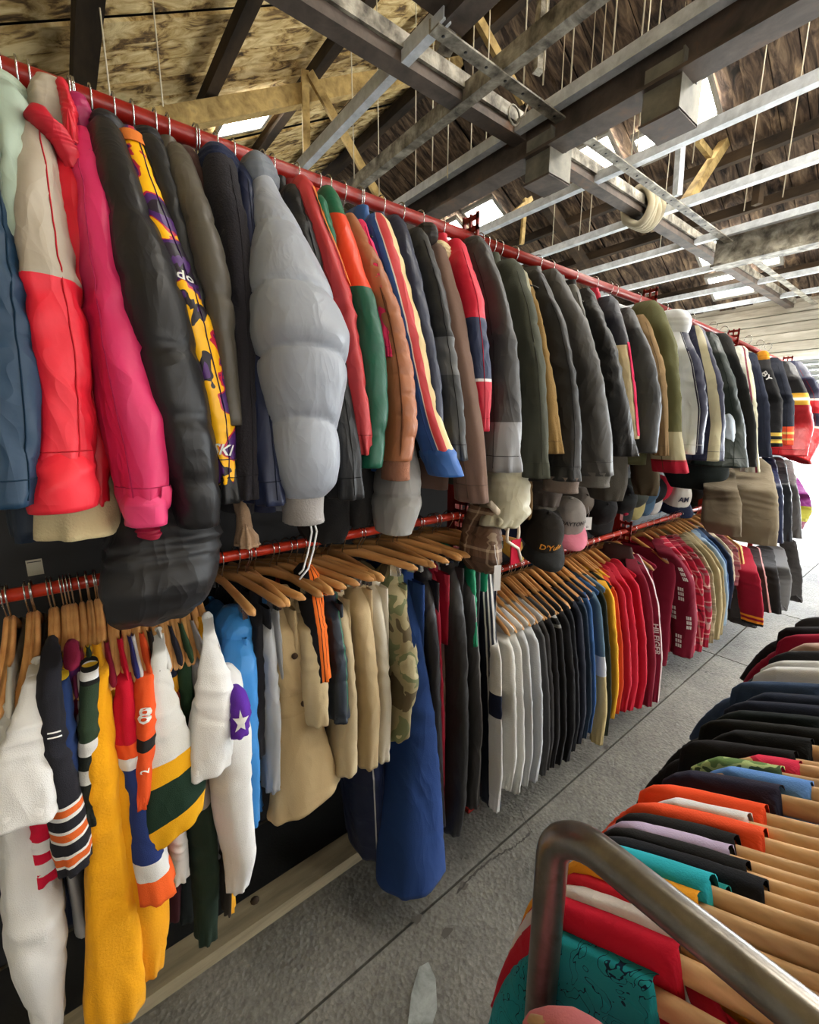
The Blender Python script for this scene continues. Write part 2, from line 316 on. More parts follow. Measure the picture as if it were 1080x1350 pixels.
# ------------------------------------------------------------------ garments on the long rack
seedc = [11]
ROWS = {'U': (Z_UP, [(0, D - .15), (.12, D - .2), (.4, D - .25), (1, D - .29)], .12, 'jackets on the high rail'),
        'L1': (Z_L1, [(0, D - .12), (.1, D - .2), (.4, D - .24), (1, D - .27)], .092, 'jerseys on the middle rail'),
        'L2': (Z_L2, [(0, D - .11), (.1, D - .2), (.4, D - .24), (1, D - .26)], .088, 'sweaters and shirts on the low rail'),
        'F': (1.78, [(0, D - .12), (.2, D - .25), (1, D - .34)], .05, 'clothes on the far rails')}
def torso(root, X, Dy, zn, hem, thick, mat, seed, neck=.07, wide=.235, wr=.007, seams=None, puff=0, lean=0.0, nu=44, name='torso', drop=.075):
    L = zn - hem; k = np.array([0, .02, .042, drop, drop + .05, drop + .15, L * .6, L * .85, L]); W = np.array([neck, neck + .05, neck + .11, wide - .015, wide, wide, wide, wide * 1.02, wide]); t = np.array([.6, .8, .95, 1, 1, 1.05, 1.1, 1.1, 1.05]) * thick
    n = 40; kk = np.linspace(0, 1, n) ** 1.25 * L; C = np.stack([X + lean * kk / L, np.full(n, Dy), zn - kk], -1)
    s = loft(C, np.interp(kk, k, t), smooth(np.interp(kk, k, W), 1), kk / L, nu=nu, seed=seed, wr=wr, seams=seams, puff=puff, p=2.6, dome=False)
    s.part = dress(root, name, s, mat); s.root = root; return s
def G(row, name, cat, label, st, c, fin='cotton', mat=None, tc=None, tmat=None, hem=None, thick=.03, k=.62, grow=1.06, wr=.009, seams=None, puff=.0, arch=.0, tilt=None, cuff=None, collar=None, hood=None,
      torso_on=True, hang=True, ys=None, nv=60, nu=36, neck=None, wide=.212, part='sleeve', X=None, rear=True, group=None, p=2.3, cuffl=.05, hollow=True):
    if row in 'UL2' and max(c) < 105: c = tuple(int(q * .8) for q in c)
    zr, ysd, nd, grp = ROWS[row]; ys = ys or ysd; seedc[0] += 1; sd = seedc[0]
    C, rx, ry, f = px_path(st, ys, nv, grow, k)
    X = C[0, 0] if X is None else X; zn = zr - nd; hem = hem if hem is not None else C[-1, 2]
    root = thing(name, label, cat, (float(X), D - .1, float(min(hem, C[-1, 2]))), group or grp)
    m = mat or fab(c, fin); sv = None if seams is None else [vy(st, y) for y in seams]
    tl = None if tilt is None else np.interp(f, [0, .35, 1], [0, 0, tilt])
    s = loft(C, rx, ry, f, nu=nu, seed=sd, wr=wr, seams=sv, puff=puff, arch=arch, tilt=tl, p=p, hollow=hollow); o = dress(root, part, s, m); s.root = root; s.part = o; s.C = C; s.st = st
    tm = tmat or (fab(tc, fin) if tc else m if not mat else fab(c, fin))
    if torso_on:
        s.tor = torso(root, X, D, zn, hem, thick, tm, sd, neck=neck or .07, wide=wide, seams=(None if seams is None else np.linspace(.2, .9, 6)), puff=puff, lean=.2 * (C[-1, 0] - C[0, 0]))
        if rear:                                                     # the sleeve on the far side of the hanger
            j = np.linspace(0, len(C) - 1, 9).astype(int); R_ = C[j].copy(); R_[:, 1] = 2 * D - R_[:, 1]; dress(root, part, loft(R_, rx[j] * .9, ry[j] * .9, f[j], nu=10, seed=sd + 3, wr=.004), m)
    if cuff:
        n = 8; ln = cuffl; e = C[-1]; z = np.linspace(.012, -ln, n); CC = np.stack([np.full(n, e[0]), np.full(n, e[1]), e[2] + z], -1); g = np.interp(np.arange(n), [0, 2, 5, n - 1], [.95, .9, .86, .9])
        cs = loft(CC, rx[-1] * g, ry[-1] * g, np.linspace(0, 1, n), nu=44, seed=sd, rib=.0012, dome=False, wr=.003); dress(root, 'cuff', cs, fab(cuff, 'wool')).parent = o
    if collar:
        n = 7; z = np.linspace(.05, -.03, n); CC = np.stack([np.full(n, X), np.full(n, D - .045), zn + z], -1); tc_ = max(thick * .7, .018)
        dress(root, 'collar', loft(CC, np.linspace(tc_, tc_ * 1.15, n), np.linspace(.07, .1, n), np.linspace(0, 1, n), nu=28, seed=sd + 5, wr=.01, dome=False), fab(collar, fin))
    if row == 'U' and torso_on and seams is None:                    # sleeve seam and cuff stitching
        vv = np.linspace(.03, .985, 30); dk = fab(tuple(int(q * .8) for q in c), 'cotton'); link('seam', wire('seam', at_surf(s, np.full(30, .42 - .9 * (sd % 2)), vv, .0004), .0011, 5, org=root.location), o, dk)
        la = np.linspace(-.98, .98, 22); link('cuff_stitching', wire('cuff_stitching', at_surf(s, la, np.full(22, .93), .0003), .001, 5, org=root.location), o, dk)
    if hood: lump(root, 'hood', hood[0], fab(hood[1], fin), sd)
    if hang and row in HL: hanger(row, X, D, zr, of=label)
    return s
def lump(root, name, q, mat, seed, wr=.006):      # q = px, py, width px, height px, Y, thickness ratio: a folded hood or a bulging hem
    px, py, wp, hp, Y, kx = q; c = atY(px, py, Y); sc1 = depth(c) / F; n = 36; a = np.linspace(.04, math.pi - .04, n); h = .5 * hp * sc1; wq = .5 * wp * sc1
    ph = math.atan2(c[1], c[0]); ry = wq / math.sqrt((kx * math.sin(ph)) ** 2 + math.cos(ph) ** 2)
    C = np.stack([np.full(n, c[0]), np.full(n, c[1]), c[2] + h * np.cos(a)], -1)
    s = loft(C, np.sin(a) ** .8 * ry * kx, np.sin(a) ** .8 * ry, np.linspace(0, 1, n), nu=44, seed=seed, wr=wr, dome=False, hollow=False); dress(root, name, s, mat); return s
def extra(s, name, st, mat, ys, k=.5, grow=1.08, wr=.006, nv=44, nu=30, **kw):      # another cloth part of the same garment
    seedc[0] += 1; C, rx, ry, f = px_path(st, ys, nv, grow, k); e = loft(C, rx, ry, f, nu=nu, seed=seedc[0], wr=wr, **kw); e.part = dress(s.root, name, e, mat); e.root = s.root; e.st = st; return e
def patch(s, name, outline, mat, off=.002, sub=10):      # outline in (lat, v), filled as a fan and laid on the cloth
    o = []
    for a, b in zip(outline, list(outline[1:]) + [outline[0]]):
        kk = max(1, int(np.ceil(max(abs(b[0] - a[0]) / .25, abs(b[1] - a[1]) / .03)))); o += [(a[0] + (b[0] - a[0]) * i / kk, a[1] + (b[1] - a[1]) * i / kk) for i in range(kk)]
    o = np.array(o, float); c = o.mean(0); pts = [];
    for t in np.linspace(0, 1, sub)[1:]: pts.append(c + (o - c) * t)
    A = np.concatenate([[c], np.concatenate(pts)]); V = at_surf(s, A[:, 0], A[:, 1], off); m = len(o)
    Fc = [[0, 1 + j, 1 + (j + 1) % m] for j in range(m)]
    for r in range(sub - 2):
        b = 1 + r * m; Fc += [[b + j, b + m + j, b + m + (j + 1) % m, b + (j + 1) % m] for j in range(m)]
    me = rawmesh(name, V - np.asarray(s.root.location), Fc); return link(name, me, getattr(s, 'part', s.root), mat)
def glyphs(txt, font_bold=True):
    cu = bpy.data.curves.new('lettering', 'FONT'); cu.body = txt; cu.size = 1; cu.resolution_u = 2; cu.align_x = 'CENTER'; cu.align_y = 'CENTER'; cu.offset = .02 if font_bold else 0
    o = bpy.data.objects.new('lettering', cu); sc.collection.objects.link(o); bpy.context.view_layer.update(); dg = bpy.context.evaluated_depsgraph_get(); me = o.evaluated_get(dg).to_mesh()
    V = np.array([v.co[:] for v in me.vertices]); Fc = [list(p_.vertices) for p_ in me.polygons]; o.evaluated_get(dg).to_mesh_clear(); bpy.data.objects.remove(o); bpy.data.curves.remove(cu); return V, Fc
def letter(s, txt, lat, v, size, sv, mat, rot=0.0, name='lettering', off=.003, shear=0.0):      # size in lat units, sv = v per lat
    V, Fc = glyphs(txt); x = V[:, 0] * size + V[:, 1] * shear * size; y = V[:, 1] * size; r = math.radians(rot); X_ = x * math.cos(r) - y * math.sin(r); Y_ = x * math.sin(r) + y * math.cos(r)
    W = at_surf(s, lat + X_, v - Y_ * sv, off); me = rawmesh(name, W - np.asarray(s.root.location), Fc, False); return link(name, me, getattr(s, 'part', s.root), mat)
def cord(root, name, pts, r, mat): return link(name, wire(name, pts, r, 6, org=root.location), root, mat)

# ================================================================== STRUCTURE
ZR, XR, SL = 6.2, 4.5, .53          # roof ridge height, ridge position, slope
def roofz(x): return ZR - SL * abs(XR - x)
def hit_roof(q, side):
    d = ray(*q); s = -SL if side == 'R' else SL; c = ZR - s * XR; t = (c - H) / (d[2] - s * d[0]); return EYE + d * t
def concrete():
    m, nt, b = newmat('worn_concrete_floor'); L = nt.links.new; tc = N(nt, 'ShaderNodeTexCoord')
    big = N(nt, 'ShaderNodeTexNoise', Scale=1.3, Detail=8.0, Roughness=.6); fine = N(nt, 'ShaderNodeTexNoise', Scale=46.0, Detail=8.0, Roughness=.75); pit = N(nt, 'ShaderNodeTexVoronoi', Scale=75.0)
    for n_ in (big, fine, pit): L(tc.outputs['Object'], n_.inputs[0])
    c1 = N(nt, 'ShaderNodeValToRGB'); e = c1.color_ramp.elements; e[0].position = .34; e[0].color = (*lin((72, 70, 64)), 1); e[1].position = .66; e[1].color = (*lin((122, 119, 110)), 1); L(big.outputs[0], c1.inputs[0])
    c2 = N(nt, 'ShaderNodeMapRange'); c2.inputs[1].default_value = .3; c2.inputs[2].default_value = .7; c2.inputs[3].default_value = .55; c2.inputs[4].default_value = 1.25; L(fine.outputs[0], c2.inputs[0])
    mx = N(nt, 'ShaderNodeVectorMath', _operation='SCALE'); L(c1.outputs[0], mx.inputs[0]); L(c2.outputs[0], mx.inputs['Scale']); L(mx.outputs[0], b.inputs['Base Color']); b.inputs['Roughness'].default_value = .8
    h = N(nt, 'ShaderNodeMath', _operation='ADD'); L(fine.outputs[0], h.inputs[0]); L(pit.outputs[0], h.inputs[1]); bump(nt, b, h.outputs[0], .6, .006); return m
CONC = concrete()
CONC2 = mottled('outdoor_concrete', [(.3, (150, 146, 138)), (.7, (196, 192, 184))], 2.0, .9, .4)
PLASTER = mottled('whitewashed_wall', [(.3, (120, 116, 108)), (.7, (176, 172, 162))], 2.0, .9, .4)
def struct(name, me, mat=None, parent=None):
    o = link(name, me, parent, mat)
    if parent is None: o['kind'] = 'structure'
    return o
fl = struct('floor', boxes('floor', [(-2.2, 9.6, -5.2, 9.2, -.12, -.03)]), simple('joint_dirt', (40, 38, 35), .95))
xs = [-2.2, 3.32, 4.49, 6.25, 8.0, 9.6]; ysj = [-5.2, -3.2, -1.2, .855, 3.0, 5.2, 9.2]
for i in range(len(xs) - 1):
    for j in range(len(ysj) - 1):
        g = .004; dz = ((i * 7 + j * 5) % 4) * .0006; struct('slab', boxes('slab', [(xs[i] + g, xs[i + 1] - g, ysj[j] + g, ysj[j + 1] - g, -.05, -dz)]), CONC, fl)
gr = struct('ground', boxes('ground', [(9.6, 60, -30, 40, -.12, -.01)]), CONC2)
rng = random.Random(4)
def strip(name, pts, w0, mat, z=.0008, jit=.008, n=26):
    P = np.array([atZ(*q, 0)[:2] for q in pts]); t = np.linspace(0, len(P) - 1, n); x = np.interp(t, range(len(P)), P[:, 0]); y = np.interp(t, range(len(P)), P[:, 1])
    V = []
    for k in range(n):
        a = rng.uniform(-jit, jit); ww = w0 * (.4 + rng.random()) * (1 if 0 < k < n - 1 else .1); V += [(x[k] + a, y[k] + a - ww, z), (x[k] + a, y[k] + a + ww, z)]
    return struct(name, rawmesh(name, V, [[2 * k, 2 * k + 2, 2 * k + 3, 2 * k + 1] for k in range(n - 1)], False), mat, fl)
CRK = simple('crack_dirt', (50, 47, 43), .95)
strip('crack', [(668, 1050), (684, 1064), (694, 1085), (702, 1098)], .0028, CRK, jit=.003, n=40)
strip('crack', [(700, 1098), (680, 1115), (655, 1128), (630, 1148), (600, 1180)], .0035, CRK, jit=.003, n=50)
strip('crack', [(850, 868), (905, 880), (960, 893)], .005, CRK)
for q in ((610, 1168), (590, 1230), (548, 1212), (735, 1010), (800, 985)):
    P = atZ(*q, .0006); V = [(P[0] + .02 * rng.uniform(.5, 1.4) * math.cos(a), P[1] + .012 * rng.uniform(.5, 1.4) * math.sin(a), .0006) for a in np.linspace(0, 6.28, 11)[:-1]]; struct('stain', rawmesh('stain', V, [list(range(10))], False), simple('dark_stain', (70, 66, 60), .9), fl)
sm = [(535, 1350), (540, 1310), (552, 1275), (566, 1268), (577, 1290), (578, 1330), (572, 1350)]
struct('paint_smear', rawmesh('paint_smear', [tuple(atZ(a + rng.uniform(-3, 3), b, .0007)) for a, b in sm], [list(range(len(sm)))], False), mottled('paint_smear', [(.4, (112, 116, 112)), (.6, (150, 154, 150))], 14), fl)

# walls
struct('wall_left', boxes('wall_left', [(-2.4, -2.2, -5.4, 9.4, 0, roofz(-2.2))]), PLASTER)
struct('wall_back', boxes('wall_back', [(-2.4, 9.8, 9.2, 9.4, 0, 2.7)]), PLASTER)
gb = rawmesh('gable', [(-2.4, 9.25, 2.7), (9.8, 9.25, 2.7), (9.8, 9.25, roofz(9.8)), (XR, 9.25, ZR), (-2.4, 9.25, roofz(-2.4))], [[0, 1, 2, 3, 4]], False); struct('wall_gable', gb, mottled('old_boards', [(.3, (40, 32, 24)), (.7, (110, 92, 70))], 3.0))
wf = struct('wall_front', boxes('wall_front', [(-2.4, 9.8, -5.4, -5.2, 0, 1.2), (-2.4, 9.8, -5.4, -5.2, 3.0, 3.4)] + [(x, x + .35, -5.4, -5.2, 1.2, 3.0) for x in (-2.4, .3, 3.0, 5.7, 8.4, 9.45)]), PLASTER)
struct('wall_upper', rawmesh('wall_upper', [(-2.4, -5.2, 3.4), (9.8, -5.2, 3.4), (9.8, -5.2, roofz(9.8)), (XR, -5.2, ZR), (-.8, -5.2, 3.4)], [[0, 1, 2, 3, 4]], False), PLASTER)
FILL_GLASS = emit('added_fill_glass', (1, .97, .92), FILL_WINDOW)
SKYGLASS = emit('frosted_roof_glass', (1, .96, .88), PANE)
FRAME = simple('window_frame_paint', (150, 145, 135), .6)
nwin = 0
def frame4(x0, x1, z0, z1, y, w_=.05): return [(x0, x1, y, y + .05, z0, z0 + w_), (x0, x1, y, y + .05, z1 - w_, z1), (x0, x0 + w_, y, y + .05, z0, z1), (x1 - w_, x1, y, y + .05, z0, z1), ((x0 + x1) / 2 - .02, (x0 + x1) / 2 + .02, y, y + .05, z0, z1)]
for x in (-2.05, .65, 3.35, 6.05):  # unseen glowing windows, added in the front wall to light the jackets
    nwin += 1; o = struct('window_%d' % nwin, boxes('window', frame4(x, x + 2.35, 1.2, 3.0, -5.3)), FRAME)
    link('pane', boxes('pane', [(x, x + 2.35, -5.33, -5.31, 1.2, 3.0)]), o, FILL_GLASS)

# far end wall with whitewashed boards, roller door and the daylight beyond
we = struct('wall_end', boxes('wall_end', [(9.6, 9.75, -5.4, -3.6, 0, 3.6), (9.6, 9.75, 5.2, 9.4, 0, 3.6), (9.68, 9.75, -3.6, 5.2, 2.55, 3.75)]), PLASTER)
BOARD = mottled('whitewashed_board', [(.3, (176, 168, 150)), (.55, (216, 210, 194)), (.7, (238, 234, 222))], 5.0, .8, .5, (1, .35, 3))
for k in range(8):
    z = 2.55 + .15 * k; struct('board', boxes('board', [(9.6 - .012 * (k % 3), 9.67, -3.6, 5.2, z + .006, z + .144)]), BOARD, we)
dr = struct('door_1', boxes('door', [(9.5, 9.6, -3.7, -3.6, 0, 2.6), (9.5, 9.6, 5.2, 5.3, 0, 2.6)]), simple('door_guide', (120, 120, 118), .5, .6))
SLATM = simple('shutter_slat', (190, 196, 196), .4, .5, 9)
for k in range(6):
    z = 2.02 + .088 * k; a = np.linspace(-1, 1, 7); P = np.array([[(9.53 - .022 * math.cos(t * 1.5), y, z + .042 * t + .042) for y in (-3.6, 5.2)] for t in a]); struct('shutter_slat', gridmesh('shutter_slat', P, close=False), SLATM, dr)

# roof: old boards running up the slope on both sides of the ridge
RL = mottled('flaking_limewashed_board_lit_warm', [(.34, (60, 44, 24)), (.42, (120, 94, 54)), (.48, (190, 160, 102)), (.62, (232, 212, 160))], 2.6, .95, 1.0, (1.6, 3.0, 1.6), 12.0, .03, .8)  # flaking cream paint, its colour brightened and yellowed to stand for warm light
RR = mottled('dark_weathered_roof_board', [(.34, (28, 21, 16)), (.46, (78, 62, 50)), (.58, (122, 102, 82)), (.7, (172, 144, 112))], 2.6, .95, 1.0, (1, 4, 1), 12.0, .03, .8)
ce = struct('ceiling', rawmesh('ceiling', [(-2.4, -5.4, roofz(-2.4) + .1), (XR, -5.4, ZR + .1), (XR, 9.4, ZR + .1), (-2.4, 9.4, roofz(-2.4) + .1), (9.8, -5.4, roofz(9.8) + .1), (9.8, 9.4, roofz(9.8) + .1)], [[0, 1, 2, 3], [1, 4, 5, 2]], False), simple('roof_felt', (25, 22, 20), .95))
pw = .25
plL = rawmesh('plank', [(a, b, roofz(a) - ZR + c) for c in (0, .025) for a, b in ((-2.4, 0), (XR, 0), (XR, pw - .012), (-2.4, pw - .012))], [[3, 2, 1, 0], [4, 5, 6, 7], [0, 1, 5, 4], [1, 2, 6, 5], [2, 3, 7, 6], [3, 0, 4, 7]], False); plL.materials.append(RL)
plR = rawmesh('plank', [(a, b, roofz(a) - ZR + c) for c in (0, .025) for a, b in ((XR, 0), (9.8, 0), (9.8, pw - .012), (XR, pw - .012))], [[3, 2, 1, 0], [4, 5, 6, 7], [0, 1, 5, 4], [1, 2, 6, 5], [2, 3, 7, 6], [3, 0, 4, 7]], False); plR.materials.append(RR)
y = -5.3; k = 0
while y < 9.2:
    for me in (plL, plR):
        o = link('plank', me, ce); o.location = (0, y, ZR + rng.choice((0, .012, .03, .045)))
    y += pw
def skylight(x0, x1, y0, y1, off=.02):
    global nwin
    nwin += 1; z = lambda a: roofz(a) - off; w_ = .04
    def slab_(a0, a1, b0, b1, t): return [(a, b, z(a) - c) for c in (0, t) for a, b in ((a0, b0), (a1, b0), (a1, b1), (a0, b1))]
    V = []; Fc = []
    for a0, a1, b0, b1 in ((x0 - w_, x0, y0 - w_, y1 + w_), (x1, x1 + w_, y0 - w_, y1 + w_), (x0, x1, y0 - w_, y0), (x0, x1, y1, y1 + w_)):
        b = len(V); V += slab_(a0, a1, b0, b1, .05); Fc += [[b + q for q in f] for f in ((0, 1, 2, 3), (7, 6, 5, 4), (4, 5, 1, 0), (5, 6, 2, 1), (6, 7, 3, 2), (7, 4, 0, 3))]
    o = struct('window_%d' % nwin, rawmesh('window', V, Fc, False), FRAME)
    link('pane', rawmesh('pane', slab_(x0, x1, y0, y1, .01), [[0, 1, 2, 3], [7, 6, 5, 4], [4, 5, 1, 0], [5, 6, 2, 1], [6, 7, 3, 2], [7, 4, 0, 3]], False), o, SKYGLASS)
skylight(1.77, 2.29, 5.12, 5.78)
skylight(6.19, 6.56, 5.66, 6.3); skylight(6.22, 6.5, 6.55, 7.1)
skylight(6.15, 6.62, 3.62, 4.2); skylight(6.1, 6.5, 2.45, 2.8); skylight(6.35, 6.65, 3.1, 3.35)
skylight(8.1, 8.5, 2.55, 3.15); skylight(8.75, 9.2, 2.6, 3.15); skylight(8.35, 8.75, 2.2, 2.4)
for x0 in (2.4,):                                      # roof lights added over the aisle, out of view, to light the clothes
    for y0 in (-3.6, -1.3): skylight(x0, x0 + 1.0, y0, y0 + 1.7)
for x0 in (5.3, 7.3):  # more unseen roof lights, added on the far slope for their light
    for y0 in (-3.6, -1.3): skylight(x0, x0 + 1.0, y0, y0 + 1.7)

# timbers under the roof
DARKT = mottled('dark_roof_timber', [(.35, (26, 20, 14)), (.65, (74, 58, 40))], 4, .9, .6, (1, .3, 1)); PALET = mottled('pale_roof_timber', [(.33, (120, 96, 52)), (.6, (196, 168, 108)), (.75, (150, 130, 90))], 6, .85, .5)
OLDSTEEL = mottled('old_painted_steel', [(.35, (70, 64, 54)), (.5, (138, 132, 118)), (.65, (190, 184, 168))], 9, .6, .4); GALV = mottled('galvanised_steel', [(.3, (176, 182, 188)), (.7, (232, 238, 244))], 12, .4, .15)
RUST = mottled('rusty_dark_steel', [(.35, (60, 52, 46)), (.6, (98, 84, 74)), (.72, (124, 92, 70))], 5, .7, .4)
ntr = 0
def beam(name, lab, A, B, wx, wz, mat, cat='beam', group=None, prof=None, up=(0, 0, 1)):
    o = bar(name, A, B, wx, wz, mat, up=up, prof=prof); tag(o, lab, cat, group); return o
for x, w_, h_ in ((.42, .13, .16), (1.42, .09, .12), (2.45, .09, .12), (3.5, .09, .12), (4.5, .12, .16), (5.5, .09, .12), (7.0, .09, .12), (7.7, .09, .12), (8.9, .09, .12)):
    z = roofz(x) - .04 - h_ / 2; beam('roof_purlin', 'dark heavy purlin under the flaking limewashed roof boards' if x < 4.4 else 'dark ridge beam at the top of the roof' if x < 4.6 else 'dark purlin under the weathered brown roof boards', (x, -5.2, z), (x, 9.2, z), w_, h_, DARKT, 'timber', 'roof purlins')
for yy in (4.72, 8.2, -2.2):
    for a, b in ((-2.2, XR), (XR, 9.6)):
        beam('roof_rafter', 'pale limewashed rafter sloping up to the ridge under the purlins' if a < 0 else 'dark rafter sloping down from the ridge under the purlins', (a, yy, roofz(a) - .27), (b, yy, roofz(b) - .27), .12, .16, PALET if a < 0 else DARKT, 'timber', 'roof rafters', up=(0, 0, 1))
for (a, b, Yp, wd, m, lab) in (((402, 95), (405, 232), 4.6, .07, PALET, 'upright pale timber strut under the limewashed rafter'), ((408, 96), (505, 270), 4.55, .07, PALET, 'diagonal pale timber brace leaning from the limewashed rafter'),
        ((588, 40), (588, 66), 2.2, .09, OLDSTEEL, 'short pale steel strut above the riveted cross beam'), ((1018, 92), (905, 266), 2.5, .1, PALET, 'diagonal pale brace over the middle of the ceiling channels'),
        ((898, 186), (893, 258), 2.5, .07, GALV, 'short bluish steel post beside the diagonal pale brace'), ((920, 185), (936, 205), 2.5, .06, PALET, 'short pale strut tied to the diagonal brace'),
        ((622, 10), (690, 135), 2.6, .05, PALET, 'thin pale lath leaning beside the perforated cross beam'), ((716, 0), (710, 95), 3.2, .09, OLDSTEEL, 'grey steel stanchion rising to the ridge'),
        ((1015, 130), (998, 270), 2.2, .09, DARKT, 'dark upright timber under the roof beside long wires'), ((700, 262), (655, 300), 4.4, .06, PALET, 'pale slanting lath beside the bright roof light'),
        ((693, 262), (688, 322), 4.4, .05, PALET, 'thin upright lath below the bright roof light'), ((1035, 150), (1062, 290), 2.4, .08, DARKT, 'dark raking timber under the right roof slope')):
    A, B = atY(*a, Yp), atY(*b, Yp); beam('roof_strut', lab, A, B, wd, wd, m, 'timber', None, up=(.3, .9, .2))

# the ceiling grid of steel channels
ZG = 3.4
for x, y0, y1, w_, h_, m, lab in ((1.63, 1.8, 8.5, .05, .06, GALV, 'bright galvanised channel running back from the dark gusset plate'), (2.54, -4.9, 8.5, .06, .05, GALV, 'bright galvanised channel along the wide rusty beam with boxes'),
        (3.5, -4.9, 8.5, .06, .05, GALV, 'galvanised ceiling channel just past the rusty beam with boxes'), (4.47, -4.9, 8.5, .06, .05, GALV, 'galvanised ceiling channel crossing by the cloth bundle'), (5.45, -4.9, 8.5, .06, .05, GALV, 'galvanised ceiling channel along the layered steel beam'),
        (6.5, -4.9, 8.5, .06, .05, GALV, 'galvanised ceiling channel in front of the small warm roof lights'), (7.6, -4.9, 8.5, .06, .05, GALV, 'galvanised ceiling channel behind the small warm roof lights'), (8.7, -4.9, 8.5, .06, .05, GALV, 'galvanised ceiling channel next to the whitewashed end wall'), (2.08, 1.0, 8.5, .07, .07, OLDSTEEL, 'old grey steel angle between two bright channels')):
    beam('ceiling_channel', lab, (x, y0, ZG), (x, y1, ZG), w_, h_ * 1.3, m, 'channel', 'ceiling channels', CHAN)
beam('rusty_beam', 'deep rusty brown steel beam carrying two metal boxes', (2.64, 8.5, 3.33), (2.64, -4.9, 3.33), .16, .22, RUST, 'beam', None, IBEAM)
beam('layered_beam', 'deep layered steel beam below the bright channel near the end', (5.62, 1.98, 3.28), (5.62, -4.9, 3.28), .2, .3, OLDSTEEL, 'beam', None, IBEAM)
cb = beam('cross_beam', 'old cross beam coloured dark underneath with a pale plate as its lit side', (-2.0, 2.17, 3.42), (9.5, 2.17, 3.42), .1, .12, RUST, 'beam', None)
link('lit_side', boxes('lit_side', [(0, 11.5, -.07, -.051, -.005, .07)]), cb, OLDSTEEL)  # pale plate for the lit side, dark underside: light put into the colours
pb = beam('cross_angle', 'narrow perforated steel cross angle with a row of holes', (1.6, 1.86, 3.38), (9.5, 1.86, 3.38), .07, .06, OLDSTEEL, 'beam', None, ANGLE)
hole = wire('hole', [(0, 0, -.001), (0, 0, .001)], .009, 8); hole.materials.append(BLACKP)
for i in range(26): o = link('hole', hole, pb); o.location = (.06 + i * .15, 0, -.031); o.rotation_euler = (0, 0, 0)
gp = thing('gusset_plate', 'dark steel gusset plate where channel and cross angle meet', 'plate', (1.63, 1.75, 3.38)); link('plate', boxes('plate', [(-.16, .16, -.22, .12, .03, .045)]), gp, RUST); link('rib', boxes('rib', [(-.01, .01, -.22, .12, -.02, .03)]), gp, RUST)
BOXM = mottled('dusty_grey_sheet_metal', [(.3, (92, 90, 82)), (.7, (140, 136, 122))], 6, .6, .2)
for q, lab in (((722, 215), 'grey metal junction box hanging from the rusty beam beside the long white roof light'), ((884, 130), 'grey metal junction box hanging from the rusty beam, further from the long white roof light')):
    c = atX(*q, 2.70); t = thing('junction_box', lab, 'box', tuple(c)); t.scale = (.82, .82, .82); link('case', boxes('case', [(-.13, .13, -.11, .11, -.15, .15)]), t, BOXM); link('lid', boxes('lid', [(-.14, .14, -.12, -.11, -.16, .16)]), t, BOXM)
    link('bottom_lip', boxes('lip', [(-.14, .14, -.12, .12, -.165, -.15)]), t, RUST)
    for i in range(4): o = link('hole', wire('hole', [(0, -.001, 0), (0, .001, 0)], .016, 8), t, BLACKP); o.location = (-.05 + .035 * i, -.122, .1 - .016 * i)
t = thing('cloth_bundle', 'pale cloth and rope bundle tied round the cross beam', 'bundle', (4.35, 2.16, 3.42))
for i in range(5):
    a = np.linspace(0, 2 * math.pi, 25); link('coil', wire('coil', [(-.1 + .045 * i + .01 * math.sin(3 * b + i), (.12 + .015 * math.sin(2 * b + i * 2)) * math.cos(b), (.14 + .015 * math.cos(3 * b)) * math.sin(b)) for b in a], .03), t, fab((196, 186, 160), 'wool'))
a = np.linspace(0, 2 * math.pi, 21); c = atY(678, 152, 2.0); t = thing('cable_loop', 'small grey loop of cable on the perforated cross angle', 'cable', tuple(c)); link('loop', wire('loop', [(.05 * math.cos(b), 0, .05 * math.sin(b)) for b in a], .006), t, OLDSTEEL); link('tail', wire('tail', [(.05, 0, 0), (.09, 0, .03), (.12, 0, .1)], .005), t, OLDSTEEL)
WIRE = simple('hanging_wire', (206, 196, 170), .5)
for q, z in (((145, 125), 3.42), ((215, 140), 3.42), ((467, 235), 3.42), ((548, 250), 3.42), ((500, 262), 3.42), ((620, 240), 3.42), ((590, 235), 3.3), ((690, 118), 3.42), ((807, 86), 3.42), ((845, 62), 3.42), ((981, 278), 3.42), ((1032, 260), 3.42), ((716, 112), 3.42), ((752, 116), 3.42), ((840, 200), 3.42), ((763, 330), 3.42), ((776, 320), 3.42), ((825, 290), 3.42), ((728, 330), 3.42), ((640, 215), 3.42), ((570, 225), 3.42), ((870, 330), 3.42), ((913, 215), 3.42), ((862, 105), 3.42)):
    b = atZ(*q, z); o = link('hanging_wire', wire('hanging_wire', [(0, 0, 0), (0, 0, (roofz(b[0]) - z) * .5), (0, 0, roofz(b[0]) - z)], .0045, 5), None, WIRE); o.location = tuple(b); tag(o, 'thin pale wire hanging straight from the roof to the ceiling grid', 'wire', 'hanging ceiling wires')

